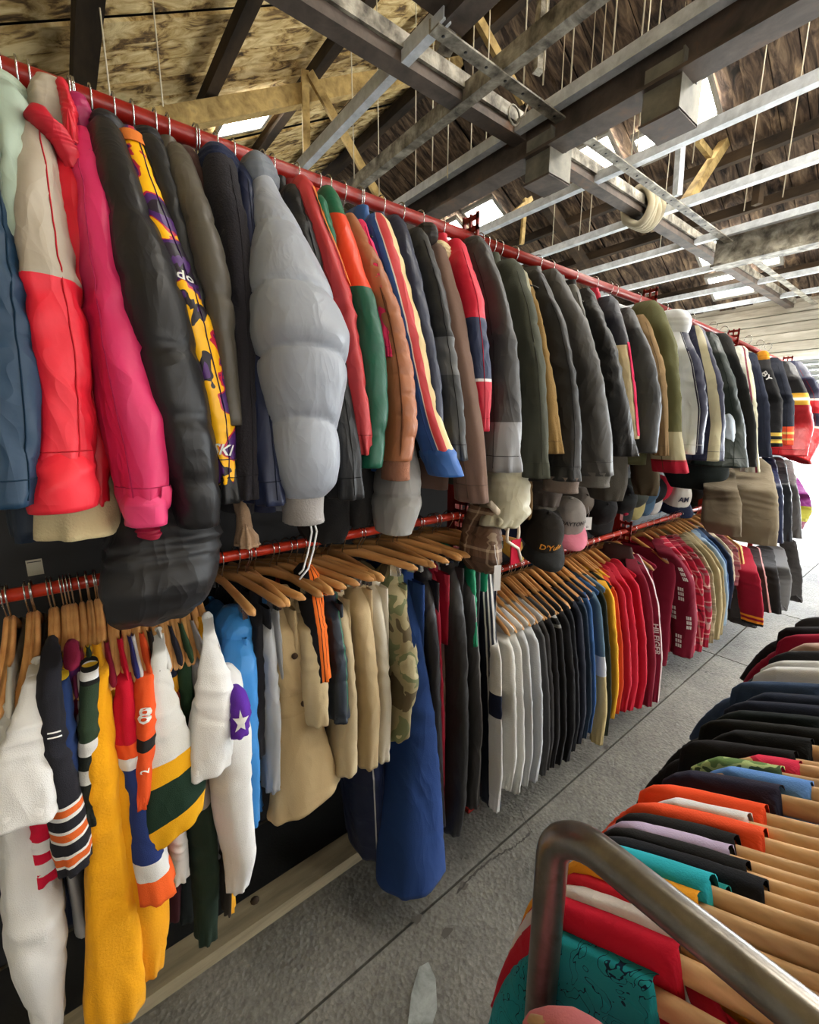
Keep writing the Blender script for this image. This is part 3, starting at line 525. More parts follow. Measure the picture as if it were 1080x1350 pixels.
# the black partition behind the rack and the timber sill on the floor
pt = thing('partition', 'black painted board partition standing behind the clothes rack', 'partition', (2.0, 1.5, 0)); 
for i in range(7): link('panel', boxes('panel', [(-2.7 + i * .9, -1.806 + i * .9, 0, .02, .0, 1.98)]), pt, simple('black_board', (26, 26, 28), .7))
for i in range(8): link('stud', boxes('stud', [(-2.72 + i * .9, -2.68 + i * .9, .02, .07, 0, 1.98)]), pt, DARKT)
sb = thing('timber_sill', 'long pale timber sill lying on the floor under the jerseys', 'timber', (0, 1.17, 0)); link('beam', boxes('beam', [(-1.2, .78, -.045, .045, 0, .045)]), sb, mottled('worn_timber', [(.3, (104, 94, 74)), (.7, (160, 148, 120))], 7, .8, .4, (.3, 2, 2))); link('knot', wire('knot', [(0.3, .02, .044), (0.3, .02, .0465)], .014, 9), sb, DARKT)
ds = thing('dark_floor_sheet', 'flat dark sheet on the floor behind the timber sill', 'mat', (0, 1.36, 0)); link('mat', boxes('mat', [(-1.2, 1.0, -.13, .12, .0005, .008)]), ds, simple('dark_sheet', (40, 42, 44), .6, 0, 30, .2)); link('edge', boxes('edge', [(-1.2, 1.0, -.14, -.13, .0005, .006)]), ds, BLACKP)  # thin dark grey sheet laid over the floor behind the sill

# ------------------------------------------------------------------ the long red rack, four bays
def slotted(root, X, z):      # slotted red bracket plate at the head of an upright
    L = [(X - .004, X + .004, D - .035, D - .025, z - .06, z + .06), (X - .004, X + .004, D + .025, D + .035, z - .06, z + .06), (X - .004, X + .004, D - .004, D + .004, z - .06, z + .06)] + [(X - .004, X + .004, D - .035, D + .035, z - .06 + .033 * i, z - .045 + .033 * i) for i in range(4)]
    o = link('bracket', boxes('bracket', [(a - root.location[0], b - root.location[0], c - root.location[1], d - root.location[1], e - root.location[2], f - root.location[2]) for a, b, c, d, e, f in L]), root, REDPAINT); return o
bays = ((-.75, 1.13, Z_UP, Z_UP, 'first bay of the red clothes rack, with jerseys and trousers on its middle rail', (-.75, 1.12, Z_L1)), (1.13, 2.415, Z_UP, Z_UP, 'red rack bay holding plain sweaters on its low rail under hung caps', (1.17, 2.41, Z_L2)),
        (2.415, 3.67, Z_UP, Z_UP - .04, 'red rack bay holding plaid shirts on its low rail', (2.42, 3.75, Z_L2)), (3.67, 5.1, Z_UP - .04, Z_UP - .09, 'last red rack bay next to the open roller door', (3.72, 5.1, 1.36)))
for x0, x1, z0, z1, lab, (l0, l1, lz) in bays:
    t = thing('clothes_rack', lab, 'clothes rack', (x1, D, 0), 'red rack bays'); O = np.array([x1, D, 0.])
    link('rail', wire('rail', [(x0, D, z0), (x1, D, z1)], .0185, 14, org=O), t, REDPAINT); link('rail', wire('rail', [(l0, D, lz), (l1, D, lz)], .0135, 12, org=O), t, ORANGEPAINT)
    link('upright', boxes('upright', [(-.018, .018, -.018 + .05, .018 + .05, 0, z1 + .02)]), t, REDPAINT); link('foot', boxes('foot', [(-.03, .03, -.1, .2, .0, .02)]), t, REDPAINT)
    slotted(t, x1, z1 + .01); slotted(t, min(l1, x1) - .005, lz)
    link('cable', wire('cable', [(x0, D + .05, z0 - .03), (x1, D + .05, z1 - .03)], .0065, 6, org=O), t, WHITEP)

# ================================================================== JACKETS ON THE HIGH RAIL
TEXTW = simple('white_print', (225, 225, 222), .7)
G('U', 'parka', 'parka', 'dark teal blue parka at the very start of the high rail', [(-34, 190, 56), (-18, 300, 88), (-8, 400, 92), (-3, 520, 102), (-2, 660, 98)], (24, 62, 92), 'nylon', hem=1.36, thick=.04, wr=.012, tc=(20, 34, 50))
G('U', 'hooded_jacket', 'jacket', 'pale sage green hooded jacket beside the dark teal parka', [(8, 135, 42), (18, 220, 42), (24, 300, 36), (26, 420, 30), (30, 560, 30)], (150, 166, 150), 'nylon', hood=((10, 128, 46, 46, D - .1, .7), (160, 176, 158)), wr=.01, tc=(196, 186, 150))
st = [(36, 170, 44), (46, 240, 58), (54, 330, 66), (68, 400, 66), (80, 480, 64), (87, 560, 60), (84, 625, 58)]
s = G('U', 'ski_jacket', 'jacket', 'red ski jacket with beige upper sleeve, hood and buttoned cuff', st, (214, 30, 44), 'nylon', mat=ramp('v', ((0, (166, 156, 140)), (vy(st, 375), (214, 30, 50))), 'nylon'), hem=1.38, thick=.045, wr=.012, nv=44, nu=30, tc=(196, 24, 40), hood=((70, 150, 54, 78, D - .11, .8), (160, 150, 132)), rear=False)
extra(s, 'hood_lining', [(82, 112, 16), (92, 150, 20), (96, 190, 12)], fab((190, 26, 44), 'nylon'), [(0, D - .14), (1, D - .19)], k=.7)
extra(s, 'collar', [(30, 158, 16), (44, 150, 30), (64, 168, 34), (86, 196, 26), (98, 226, 20)], fab((186, 24, 44), 'nylon'), [(0, D - .21), (1, D - .2)], k=.8)
extra(s, 'front_panel', [(96, 200, 30), (100, 260, 52), (108, 330, 58), (118, 390, 44), (122, 480, 40), (124, 580, 34), (126, 680, 22)], fab((200, 22, 42), 'nylon'), [(0, D - .15), (1, D - .24)], k=.6, wr=.012)
extra(s, 'cuff_band', [(82, 614, 64), (82, 640, 68), (82, 668, 62)], fab((216, 34, 50), 'nylon'), [(0, D - .295), (1, D - .3)], k=.62, nv=10, grow=1.16, wr=.002)
st = [(112, 190, 34), (126, 280, 42), (138, 370, 46), (156, 460, 62), (178, 550, 74), (188, 620, 60), (192, 672, 44)]
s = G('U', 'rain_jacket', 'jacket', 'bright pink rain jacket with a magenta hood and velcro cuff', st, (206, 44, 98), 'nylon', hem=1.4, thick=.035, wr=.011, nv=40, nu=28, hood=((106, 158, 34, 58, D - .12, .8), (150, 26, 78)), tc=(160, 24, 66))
extra(s, 'cuff_band', [(190, 658, 46), (193, 688, 42)], fab((214, 60, 112), 'nylon'), [(0, D - .295), (1, D - .3)], k=.62, nv=8, grow=1.2, wr=.002)
patch(s, 'cuff_tab', [(.5, .93), (.95, .93), (.95, 1.0), (.5, 1.0)], fab((220, 60, 110), 'nylon'), .006, 4)
lump(s.root, 'inner_sleeve', (196, 700, 36, 34, D - .26, .6), fab((150, 10, 50), 'nylon'), 3)
G('U', 'corduroy_jacket', 'jacket', 'cream corduroy jacket hem showing below the red ski jacket', [(70, 300, 30), (85, 500, 50), (100, 640, 80), (105, 698, 84)], (196, 180, 140), 'wool', ys=[(0, D - .05), (1, D - .2)], torso_on=False, rear=False)
G('U', 'fleece', 'fleece', 'yellow-green fleece hem showing beside the pink sleeve', [(140, 420, 20), (152, 580, 30), (158, 690, 40)], (150, 140, 50), 'wool', ys=[(0, D - .05), (1, D - .18)], torso_on=False, rear=False)
G('U', 'sweatshirt', 'sweatshirt', 'blue cotton cuff hanging under the yellow-green fleece', [(160, 560, 20), (170, 690, 24), (173, 732, 36)], (40, 78, 140), 'cotton', ys=[(0, D - .1), (1, D - .2)], torso_on=False, rear=False)
st = [(140, 182, 40), (163, 270, 54), (190, 370, 74), (214, 470, 76), (238, 570, 70), (256, 650, 56), (260, 690, 44)]
s = G('U', 'puffer_coat', 'coat', 'long black puffer coat whose hem hangs over the middle rail', st, (34, 34, 37), 'down', hem=1.22, thick=.05, seams=[300, 385, 475, 560, 640], puff=.16, arch=.02, wr=.012, nv=60, nu=34, collar=(26, 28, 36))
extra(s, 'hem', [(222, 620, 90), (214, 690, 122), (206, 750, 126), (203, 785, 104), (202, 804, 70)], fab((28, 28, 30), 'nylon'), [(0, D - .14), (1, D - .2)], k=.7, wr=.014, p=2.8)
lump(s.root, 'hood', (142, 176, 40, 46, D - .14, .8), fab((30, 31, 36), 'nylon'), 8)
st = [(172, 182, 24), (192, 260, 36), (228, 350, 40), (250, 410, 46), (264, 470, 44), (284, 540, 38), (293, 600, 30), (295, 636, 24)]
s = G('U', 'snowboard_jacket', 'jacket', 'snowboard jacket with yellow, purple and red printed sleeve', st, (70, 35, 100), 'satin', mat=pattern('skiprint', 'satin'), hem=1.42, thick=.02, wr=.01, nv=44, nu=28, tc=(30, 28, 34))
letter(s, 'i-do', .05, vy(st, 372), .72, .060, TEXTW, -14); letter(s, 'SKI', .05, vy(st, 592), .85, .050, TEXTW, -8, shear=.3)
patch(s, 'shoulder_piping', [(-.9, .0), (.9, .0), (.9, .035), (-.9, .035)], fab((214, 120, 50)), .004, 5)
G('U', 'hooded_coat', 'coat', 'plain black hooded coat beside the printed snowboard jacket', [(200, 200, 34), (222, 270, 36), (246, 360, 34), (268, 440, 30), (292, 560, 26), (300, 660, 26)], (36, 37, 39), 'nylon', hood=((196, 194, 40, 40, D - .13, .8), (28, 30, 34)), wr=.01)
st = [(232, 208, 30), (254, 280, 44), (274, 350, 46), (288, 420, 38), (297, 480, 28), (306, 560, 24)]
G('U', 'puffer_jacket', 'jacket', 'olive grey puffer jacket with crinkled narrow sleeve', st, (98, 92, 80), 'down', seams=[255, 300, 350, 395, 440], puff=.2, wr=.012, nv=44, collar=(80, 74, 64))
G('U', 'cardigan', 'cardigan', 'small brown cardigan shoulder between olive puffer and charcoal coat', [(246, 208, 24), (262, 250, 24), (282, 330, 18), (296, 460, 14)], (88, 62, 54), 'wool', ys=[(0, D - .13), (1, D - .2)])
G('U', 'hooded_coat', 'coat', 'long charcoal coat with a navy lined hood and knitted cuff', [(288, 218, 40), (304, 300, 42), (312, 380, 38), (317, 470, 38), (321, 560, 36), (324, 655, 32)], (48, 46, 50), 'wool', hood=((288, 224, 56, 48, D - .14, .7), (34, 40, 62)), hem=1.36, wr=.009)
G('U', 'knit_jumper', 'jumper', 'beige knitted cuff hanging below the long charcoal coat', [(312, 560, 16), (316, 640, 18), (322, 690, 16), (326, 718, 26)], (170, 140, 112), 'wool', ys=[(0, D - .12), (1, D - .22)], torso_on=False, rear=False)
G('U', 'blouson', 'jacket', 'slim navy blouson tucked behind the silver grey puffer', [(318, 232, 28), (326, 320, 26), (334, 420, 32), (342, 540, 36), (352, 662, 44)], (34, 44, 78), 'nylon', hem=1.36)
# the big silver grey puffer
st = [(344, 236, 26), (352, 268, 40), (364, 310, 66), (378, 387, 106), (391, 442, 122), (394, 498, 112), (394, 553, 94), (398, 610, 88), (400, 638, 76), (398, 652, 56)]
s = G('U', 'puffer_jacket', 'jacket', 'big silver grey puffer jacket with wide quilted sleeve and elastic cuff', st, (150, 156, 166), 'down', hem=1.36, thick=.05, k=.78, grow=1.04, seams=[320, 405, 485, 570], puff=.15, arch=.05, wr=.005, nv=110, nu=56, ys=[(0, D - .16), (.15, D - .22), (.5, D - .29), (1, D - .29)], cuff=(150, 146, 144), cuffl=.055)
lump(s.root, 'hood', (340, 234, 50, 52, D - .15, .85), fab((100, 106, 114), 'nylon'), 9)
P0 = atY(408, 684, D - .27)
for dx in (0, .012): cord(s.root, 'drawstring', [P0 + np.array(q) for q in ((dx * .5, 0, .01), (dx + .004, 0, -.03), (dx - .006, 0, -.07), (-.02 + dx, 0, -.11), (-.03, 0, -.118 - dx))], .0022, WHITEP)
G('U', 'leather_jacket', 'jacket', 'black leather jacket between silver puffer and dark red bodywarmer', [(384, 262, 34), (400, 330, 36), (424, 420, 34), (442, 520, 34), (452, 600, 42), (454, 655, 38)], (30, 32, 36), 'leather', wr=.012, collar=(26, 28, 32))
st = [(396, 246, 26), (414, 300, 34), (430, 350, 40), (446, 400, 40), (458, 470, 38), (468, 540, 38), (477, 598, 28)]
s = G('U', 'padded_jacket', 'jacket', 'faded dark red padded jacket with an orange zip edge', st, (176, 52, 56), 'nylon', wr=.012, nv=40, collar=(130, 40, 48), hem=1.42)
patch(s, 'zip', [(.55, .02), (.7, .02), (.75, .2), (.95, .38), (.8, .38), (.62, .2)], fab((206, 120, 60)), .004, 4)
st = [(430, 262, 32), (446, 320, 38), (462, 375, 40), (474, 400, 40), (482, 470, 46), (488, 540, 42), (485, 615, 34)]
s = G('U', 'down_jacket', 'jacket', 'down jacket with orange collar front and dark green quilted sleeve', st, (20, 84, 64), 'nylon', mat=ramp('v', ((0, (20, 92, 66)), (.08, (222, 66, 34)), (vy(st, 384), (18, 82, 62))), 'down'), tc=(20, 84, 64), seams=[420, 470, 520, 570], puff=.12, wr=.012, nv=48, collar=(200, 56, 40))
extra(s, 'green_lining', [(420, 268, 20), (428, 310, 26), (438, 352, 18)], fab((18, 96, 70), 'nylon'), [(0, D - .2), (1, D - .24)], k=.6, nv=14)
st = [(460, 292, 22), (482, 350, 38), (505, 410, 40), (519, 490, 46), (525, 560, 46), (521, 606, 38)]
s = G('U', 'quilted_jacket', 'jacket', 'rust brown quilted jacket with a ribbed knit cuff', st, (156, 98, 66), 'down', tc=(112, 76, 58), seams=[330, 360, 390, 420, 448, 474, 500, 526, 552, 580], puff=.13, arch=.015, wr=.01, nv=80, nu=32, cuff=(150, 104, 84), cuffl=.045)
patch(s, 'centre_seam', [(.02, .3), (.08, .3), (.08, .98), (.02, .98)], fab((110, 66, 44)), .002, 3)
G('U', 'puffer_jacket', 'jacket', 'grey puffer hem bulging below the rust brown quilted sleeve', [(520, 560, 40), (524, 620, 52), (522, 662, 60), (518, 700, 44)], (150, 150, 148), 'nylon', ys=[(0, D - .15), (1, D - .22)], torso_on=False, rear=False, seams=[600, 650], puff=.12, wr=.012)
G('U', 'windcheater', 'jacket', 'hot pink windcheater sliver behind the rust brown quilted jacket', [(474, 298, 18), (490, 345, 18), (502, 400, 14), (512, 470, 10)], (222, 40, 96), 'nylon')
st = [(494, 298, 34), (511, 350, 42), (531, 420, 42), (548, 500, 38), (562, 560, 38), (578, 602, 40), (587, 624, 36)]
s = G('U', 'ski_jacket', 'jacket', 'retro ski jacket with blue, red and cream stripes down the sleeve', st, (52, 92, 160), 'nylon', mat=ramp('u', ((0, (46, 88, 156)), (.42, (226, 222, 210)), (.46, (204, 70, 76)), (.78, (222, 200, 150))), 'nylon'), tc=(46, 88, 156), wr=.009, nv=40, nu=36, collar=(50, 92, 150))
extra(s, 'cuff', [(577, 596, 40), (587, 626, 38)], fab((48, 96, 166), 'nylon'), [(0, D - .285), (1, D - .3)], k=.62, nv=10, grow=1.2, wr=.002)
G('U', 'puffer_jacket', 'jacket', 'navy blue puffer jacket with a stand-up collar', [(516, 300, 34), (534, 370, 40), (551, 440, 36), (564, 510, 34), (570, 570, 26)], (40, 48, 76), 'down', seams=[340, 385, 430, 475, 520], puff=.14, wr=.01, nv=48, collar=(44, 56, 86))
st = [(546, 316, 34), (566, 390, 40), (580, 460, 36), (592, 540, 34), (600, 606, 26)]
G('U', 'padded_jacket', 'jacket', 'black padded jacket with a grey lower sleeve', st, (40, 42, 44), 'nylon', mat=ramp('v', ((0, (40, 42, 44)), (.45, (96, 98, 100)), (.62, (66, 68, 70))), 'nylon'), hood=((562, 312, 34, 30, D - .14, .8), (46, 42, 40)))
st = [(572, 332, 28), (590, 420, 40), (603, 500, 42), (614, 580, 44), (622, 660, 40)]
s = G('U', 'sheepskin_coat', 'coat', 'brown suede sheepskin coat with a cream fleece collar', st, (112, 90, 80), 'suede', wr=.006, hem=1.36, nv=36)
lump(s.root, 'fleece_collar', (578, 334, 30, 28, D - .15, .9), fab((206, 190, 150), 'wool'), 4, .01)
st = [(598, 326, 26), (616, 400, 40), (624, 460, 40), (629, 520, 34), (631, 568, 24)]
G('U', 'sports_jacket', 'jacket', 'red and navy colour-block sports jacket with white piping', st, (204, 28, 56), 'nylon', mat=ramp('v', ((0, (206, 28, 58)), (.4, (40, 52, 84)), (.72, (226, 226, 226)), (.735, (190, 26, 54))), 'nylon'), tc=(190, 26, 54), collar=(200, 30, 58))
st = [(626, 330, 36), (645, 390, 44), (658, 460, 50), (660, 540, 50), (658, 620, 50)]
G('U', 'coat', 'coat', 'charcoal coat with a light grey lower sleeve', st, (62, 62, 63), 'nylon', mat=ramp('v', ((0, (62, 62, 63)), (.78, (136, 138, 142))), 'nylon'), hood=((622, 332, 40, 34, D - .13, .7), (60, 60, 62)), wr=.012, hem=1.38, thick=.04, nv=36)
st = [(667, 356, 36), (682, 410, 42), (694, 480, 42), (700, 560, 40), (702, 628, 40)]
G('U', 'field_coat', 'coat', 'grey-green cotton field coat with pale lining at the hem', st, (92, 96, 84), 'cotton', hem=1.33, thick=.04, wr=.01, collar=(84, 88, 78))
G('U', 'quilted_lining_coat', 'coat', 'pale beige crumpled coat hem below the charcoal and field coats', [(668, 560, 50), (664, 620, 62), (662, 672, 66), (654, 690, 50)], (176, 172, 150), 'nylon', ys=[(0, D - .15), (1, D - .24)], torso_on=False, rear=False, wr=.016)
G('U', 'shirt_jacket', 'jacket', 'pale olive shirt jacket squeezed behind the field coat', [(684, 362, 18), (696, 410, 18), (708, 500, 16), (716, 590, 14)], (142, 140, 118), 'cotton')
G('U', 'corduroy_coat', 'coat', 'tan corduroy coat showing a narrow ribbed sleeve', [(692, 372, 16), (706, 430, 20), (717, 510, 28), (724, 597, 30)], (134, 108, 66), 'wool')
G('U', 'anorak', 'anorak', 'black anorak with a grey ribbed hem and deep sleeve', [(702, 366, 28), (724, 430, 40), (738, 500, 42), (744, 570, 42), (740, 632, 46)], (46, 45, 47), 'nylon', hem=1.36, wr=.01, cuff=(116, 104, 98), cuffl=.04)
G('U', 'duffel_coat', 'coat', 'big dark grey padded coat with a wide straight sleeve', [(722, 368, 36), (746, 430, 50), (763, 500, 54), (773, 570, 56), (776, 625, 54)], (80, 79, 77), 'nylon', hem=1.34, thick=.05, wr=.01, nv=36, nu=28, collar=(74, 74, 72), cuff=(100, 98, 94), cuffl=.04)
G('U', 'parka', 'parka', 'slate grey parka sliver behind the big dark grey coat', [(752, 382, 20), (768, 440, 20), (780, 500, 16), (790, 580, 14)], (104, 104, 98), 'nylon', collar=(100, 100, 94))
G('U', 'leather_coat', 'coat', 'creased black leather coat with narrow sleeve', [(768, 390, 28), (790, 460, 36), (805, 530, 42), (814, 600, 42)], (44, 44, 46), 'leather', wr=.014, collar=(40, 40, 42), hem=1.35)
st = [(798, 400, 28), (812, 450, 28), (820, 510, 28), (828, 578, 24)]
s = G('U', 'lined_jacket', 'jacket', 'dark jacket with a red collar and cream quilted lower sleeve', st, (40, 42, 52), 'nylon', mat=ramp('v', ((0, (36, 38, 50)), (.32, (196, 178, 138))), 'nylon'), tc=(38, 40, 52), seams=[470, 500, 530, 560], puff=.1, collar=(206, 36, 66))
patch(s, 'zip_edge', [(.75, .3), (.95, .3), (.95, .98), (.75, .98)], fab((200, 46, 86)), .003, 4)
G('U', 'bomber_jacket', 'jacket', 'charcoal bomber jacket with a diamond quilted sleeve', [(824, 412, 20), (841, 470, 34), (849, 530, 40), (846, 596, 32)], (66, 68, 72), 'nylon', seams=[440, 470, 500, 530, 560], puff=.07, wr=.01)
G('U', 'work_jacket', 'jacket', 'tan work jacket behind the charcoal bomber jacket', [(842, 422, 22), (859, 480, 26), (868, 540, 20), (872, 600, 16)], (140, 116, 84), 'cotton')
st = [(850, 410, 40), (866, 455, 46), (874, 520, 42), (876, 570, 38), (884, 622, 38)]
G('U', 'field_jacket', 'jacket', 'olive field jacket with cream and red cuff bands', st, (92, 92, 62), 'cotton', mat=ramp('v', ((0, (92, 92, 62)), (.75, (178, 172, 142)), (.92, (176, 34, 56))), 'cotton'), hem=1.36, thick=.045, wr=.01, nv=36)
st = [(884, 428, 26), (898, 480, 42), (908, 540, 42), (908, 598, 30)]
G('U', 'tracksuit_jacket', 'jacket', 'white and navy tracksuit top with a white hood', st, (236, 242, 250), 'nylon', mat=ramp('u', ((0, (240, 246, 254)), (.66, (36, 38, 66))), 'nylon'), tc=(40, 42, 70), hood=((882, 432, 50, 44, D - .18, .5), (236, 242, 250)), ys=[(0, D - .17), (.2, D - .26), (1, D - .33)])
st = [(912, 438, 28), (924, 500, 40), (930, 560, 42), (924, 606, 46)]
G('U', 'tracksuit_jacket', 'jacket', 'navy tracksuit top with a cream stripe along the sleeve', st, (38, 42, 70), 'nylon', mat=ramp('u', ((0, (38, 42, 70)), (.55, (188, 182, 150)), (.85, (38, 42, 70))), 'nylon'), tc=(38, 42, 70))
G('U', 'tracksuit_jacket', 'jacket', 'dark green tracksuit top with a rounded full sleeve', [(930, 446, 26), (945, 500, 38), (956, 560, 38), (946, 614, 60)], (38, 52, 48), 'nylon', thick=.05, hem=1.33)
st = [(930, 450, 16), (945, 500, 18), (956, 545, 18), (963, 594, 16)]
G('U', 'windbreaker', 'jacket', 'pale blue-white windbreaker strip beside the dark green tracksuit top', st, (196, 212, 232), 'nylon', ys=[(0, D - .15), (.3, D - .22), (1, D - .33)])
G('U', 'overcoat', 'coat', 'black wool overcoat in the far part of the high rail', [(946, 448, 28), (962, 500, 34), (973, 560, 36), (977, 614, 32)], (46, 46, 44), 'wool', thick=.05)
st = [(973, 462, 20), (981, 520, 22), (987, 580, 20), (990, 622, 18)]
G('U', 'varsity_jacket', 'jacket', 'white-sleeved varsity jacket with a maroon shoulder', st, (206, 208, 196), 'leather', mat=ramp('u', ((0, (208, 210, 198)), (.7, (120, 28, 58)), (.82, (200, 198, 170))), 'leather'), tc=(110, 30, 56))
G('U', 'denim_jacket', 'jacket', 'dark navy jacket next to the white-sleeved varsity jacket', [(986, 470, 18), (998, 530, 24), (1002, 602, 22)], (46, 52, 72), 'cotton')
st = [(1000, 474, 20), (1013, 530, 28), (1012, 588, 28)]
s = G('U', 'varsity_jacket', 'jacket', 'black varsity jacket with an orange hood lining and yellow cuff stripes', st, (32, 32, 34), 'wool', mat=ramp('v', ((0, (32, 32, 34)), (.84, (226, 190, 90)), (.88, (32, 32, 34)), (.92, (226, 190, 90)), (.96, (30, 30, 32))), 'wool'), hood=((1004, 474, 16, 22, D - .17, .8), (216, 146, 44)), tc=(32, 32, 34))
letter(s, 'BY', .2, .2, .8, .12, TEXTW, -60)
st = [(1016, 478, 22), (1027, 530, 30), (1024, 586, 34)]
G('U', 'varsity_jacket', 'jacket', 'navy-black varsity jacket with orange-red striped cuff', st, (36, 40, 52), 'wool', mat=ramp('v', ((0, (36, 40, 52)), (.78, (214, 80, 50)), (.84, (226, 190, 110)), (.87, (214, 80, 50)), (.92, (226, 190, 110)), (.94, (214, 80, 50))), 'wool'))
st = [(1030, 484, 26), (1042, 520, 34), (1046, 560, 38), (1038, 600, 38)]
G('U', 'team_jacket', 'jacket', 'black team jacket with yellow band and red lower sleeve', st, (34, 34, 38), 'satin', mat=ramp('v', ((0, (34, 34, 38)), (.30, (226, 176, 60)), (.35, (240, 240, 230)), (.38, (226, 176, 60)), (.43, (170, 30, 40))), 'satin'), thick=.05)
st = [(1040, 486, 34), (1056, 520, 44), (1058, 560, 46), (1046, 604, 36)]
s = G('U', 'team_jacket', 'jacket', 'red and navy team jacket hanging at the end of the high rail', st, (190, 30, 44), 'satin', mat=ramp('v', ((0, (36, 40, 70)), (.34, (230, 220, 210)), (.36, (192, 30, 44)), (.5, (40, 40, 66)), (.64, (230, 220, 210)), (.66, (200, 30, 40))), 'satin'), thick=.07, tilt=-.5, tc=(150, 26, 40), hem=1.32)
for q, lab, c, w_ in (((425, 690), 'dark hem of a black jacket bulging over the trouser hangers', (36, 34, 34), 70), ((470, 672), 'charcoal jacket hem beside the grey puffer hem', (52, 50, 50), 52), ((260, 690), 'dark grey knitted cuff next to the long black puffer', (64, 62, 62), 24), ((690, 665), 'brown wool jacket hem above the navy and gold cap', (112, 86, 54), 26), ((718, 648), 'grey ribbed hem above the black bow-shaped caps', (104, 94, 88), 40), ((800, 640), 'grey quilted hem above the row of dark caps', (92, 88, 80), 50), ((852, 634), 'brown fringed hem under the charcoal bomber', (96, 84, 66), 34), ((915, 625), 'dark green jacket hem above the white cap', (34, 42, 40), 70)):
    x, y = q; G('U', 'jacket_hem', 'jacket', lab, [(x - 6, y - 130, w_ * .8), (x - 2, y - 60, w_), (x, y, w_ * .95), (x, y + 18, w_ * .7)], c, 'wool', ys=[(0, D + .02), (1, D - .1)], torso_on=False, rear=False, wr=.012, hang=False, part='hem')

# ================================================================== JERSEYS ON THE MIDDLE RAIL
W_, OW = (214, 214, 212), (196, 194, 184)
BK = [(0, D - .12), (.1, D - .165), (1, D - .185)]      # jerseys squeezed back between their neighbours
def J(label, st, c, **kw):
    kw.setdefault('fin', 'mesh'); kw.setdefault('thick', .011); kw.setdefault('hem', .55); kw.setdefault('wr', .007); kw.setdefault('neck', .13); kw.setdefault('wide', .19); kw.setdefault('k', .55); kw.setdefault('rear', False)
    return G('L1', kw.pop('name', 'jersey'), kw.pop('cat', 'jersey'), label, st, c, **kw)
J('cream collared shirt at the start of the middle rail', [(18, 900, 26), (17, 940, 30), (14, 990, 30), (12, 1060, 34)], OW, name='shirt', cat='shirt', ys=BK)
s = J('white jersey with a wide flared sleeve and long tail', [(50, 872, 15), (44, 920, 32), (38, 980, 58), (36, 1030, 72), (37, 1066, 80)], W_, nv=70, k=1.3, tilt=-.12)
extra(s, 'body', [(16, 1050, 26), (32, 1110, 44), (44, 1190, 58), (50, 1240, 56), (56, 1290, 40), (66, 1345, 26)], fab(W_, 'mesh'), [(0, D - .2), (1, D - .26)], k=.6, wr=.01)
st = [(56, 1030, 30), (57, 1070, 34), (58, 1142, 36)]
J('red jersey cuff with two white bands below the white sleeve', st, (196, 24, 56), mat=ramp('v', ((0, (196, 24, 56)), (.50, W_), (.63, (196, 24, 56)), (.74, W_), (.88, (196, 24, 56))), 'mesh'), ys=[(0, D - .2), (1, D - .23)], torso_on=False, hang=False)
st = [(69, 846, 16), (66, 910, 28), (72, 970, 32), (85, 1040, 36), (97, 1108, 44), (100, 1128, 40)]
s = J('black jersey with orange and white sleeve bands', st, (34, 34, 40), nv=80, tilt=.25, mat=ramp('v', ((0, (34, 34, 40)), (.70, W_), (.712, (208, 96, 40)), (.742, W_), (.755, (34, 34, 40)), (.80, W_), (.812, (208, 96, 40)), (.842, W_), (.855, (34, 34, 40)), (.90, W_), (.912, (208, 96, 40)), (.942, W_), (.955, (34, 34, 40))), 'mesh'))
for a in (.36, .38): patch(s, 'stitched_mark', [(-.3, a), (.3, a + .01), (.3, a + .016), (-.3, a + .006)], TEXTW, .003, 3)
st = [(79, 868, 16), (80, 920, 22), (84, 1000, 26), (92, 1100, 26)]
J('navy jersey with a bright yellow shoulder', st, (28, 46, 86), mat=ramp('v', ((0, (232, 190, 40)), (.09, (30, 48, 88))), 'mesh'))
J('purple and maroon striped jersey', [(94, 850, 14), (96, 900, 16), (99, 1080, 18)], (92, 30, 60), mat=ramp('v', ((0, (130, 30, 60)), (.12, (70, 30, 80)), (.25, (120, 26, 60)), (.4, (70, 30, 80)), (.55, (110, 26, 54))), 'mesh'), ys=BK)
J('white mesh jersey shoulder beside the black and yellow collar', [(101, 862, 13), (103, 900, 14), (108, 1060, 16)], (190, 186, 186), ys=BK)
J('maroon jersey behind the mustard one', [(108, 872, 12), (112, 930, 18), (112, 1040, 22), (112, 1120, 22)], (104, 18, 34), ys=BK)
st = [(117, 858, 15), (118, 890, 18), (117, 930, 18), (116, 1080, 20)]
J('dark green jersey with a yellow, black and white collar', st, (40, 56, 40), mat=ramp('v', ((0, (232, 190, 50)), (.06, (30, 30, 30)), (.09, W_), (.14, (30, 30, 30)), (.17, (44, 60, 44)), (.5, (200, 200, 196)), (.58, (30, 34, 30)), (.66, (200, 200, 196)), (.74, (30, 34, 30))), 'mesh'))
st = [(130, 862, 19), (129, 930, 26), (132, 1010, 36), (137, 1080, 42), (143, 1160, 50), (150, 1230, 58), (154, 1300, 66), (154, 1330, 60)]
s = J('long mustard yellow fleece jersey hanging almost to the floor', st, (226, 158, 22), fin='wool', name='jersey', nv=90, nu=48, wr=.008, k=1.15, hem=.42, thick=.02, ys=[(0, D - .13), (.05, D - .2), (.3, D - .26), (1, D - .285)])
extra(s, 'second_sleeve', [(144, 890, 18), (154, 980, 34), (167, 1050, 44), (178, 1110, 48), (191, 1180, 46), (198, 1230, 38), (197, 1275, 28)], fab((222, 152, 20), 'wool'), [(0, D - .17), (.3, D - .235), (1, D - .265)], k=.9)
J('crimson jersey next to the mustard one', [(143, 866, 14), (146, 920, 16), (152, 1080, 16)], (120, 20, 40), ys=BK)
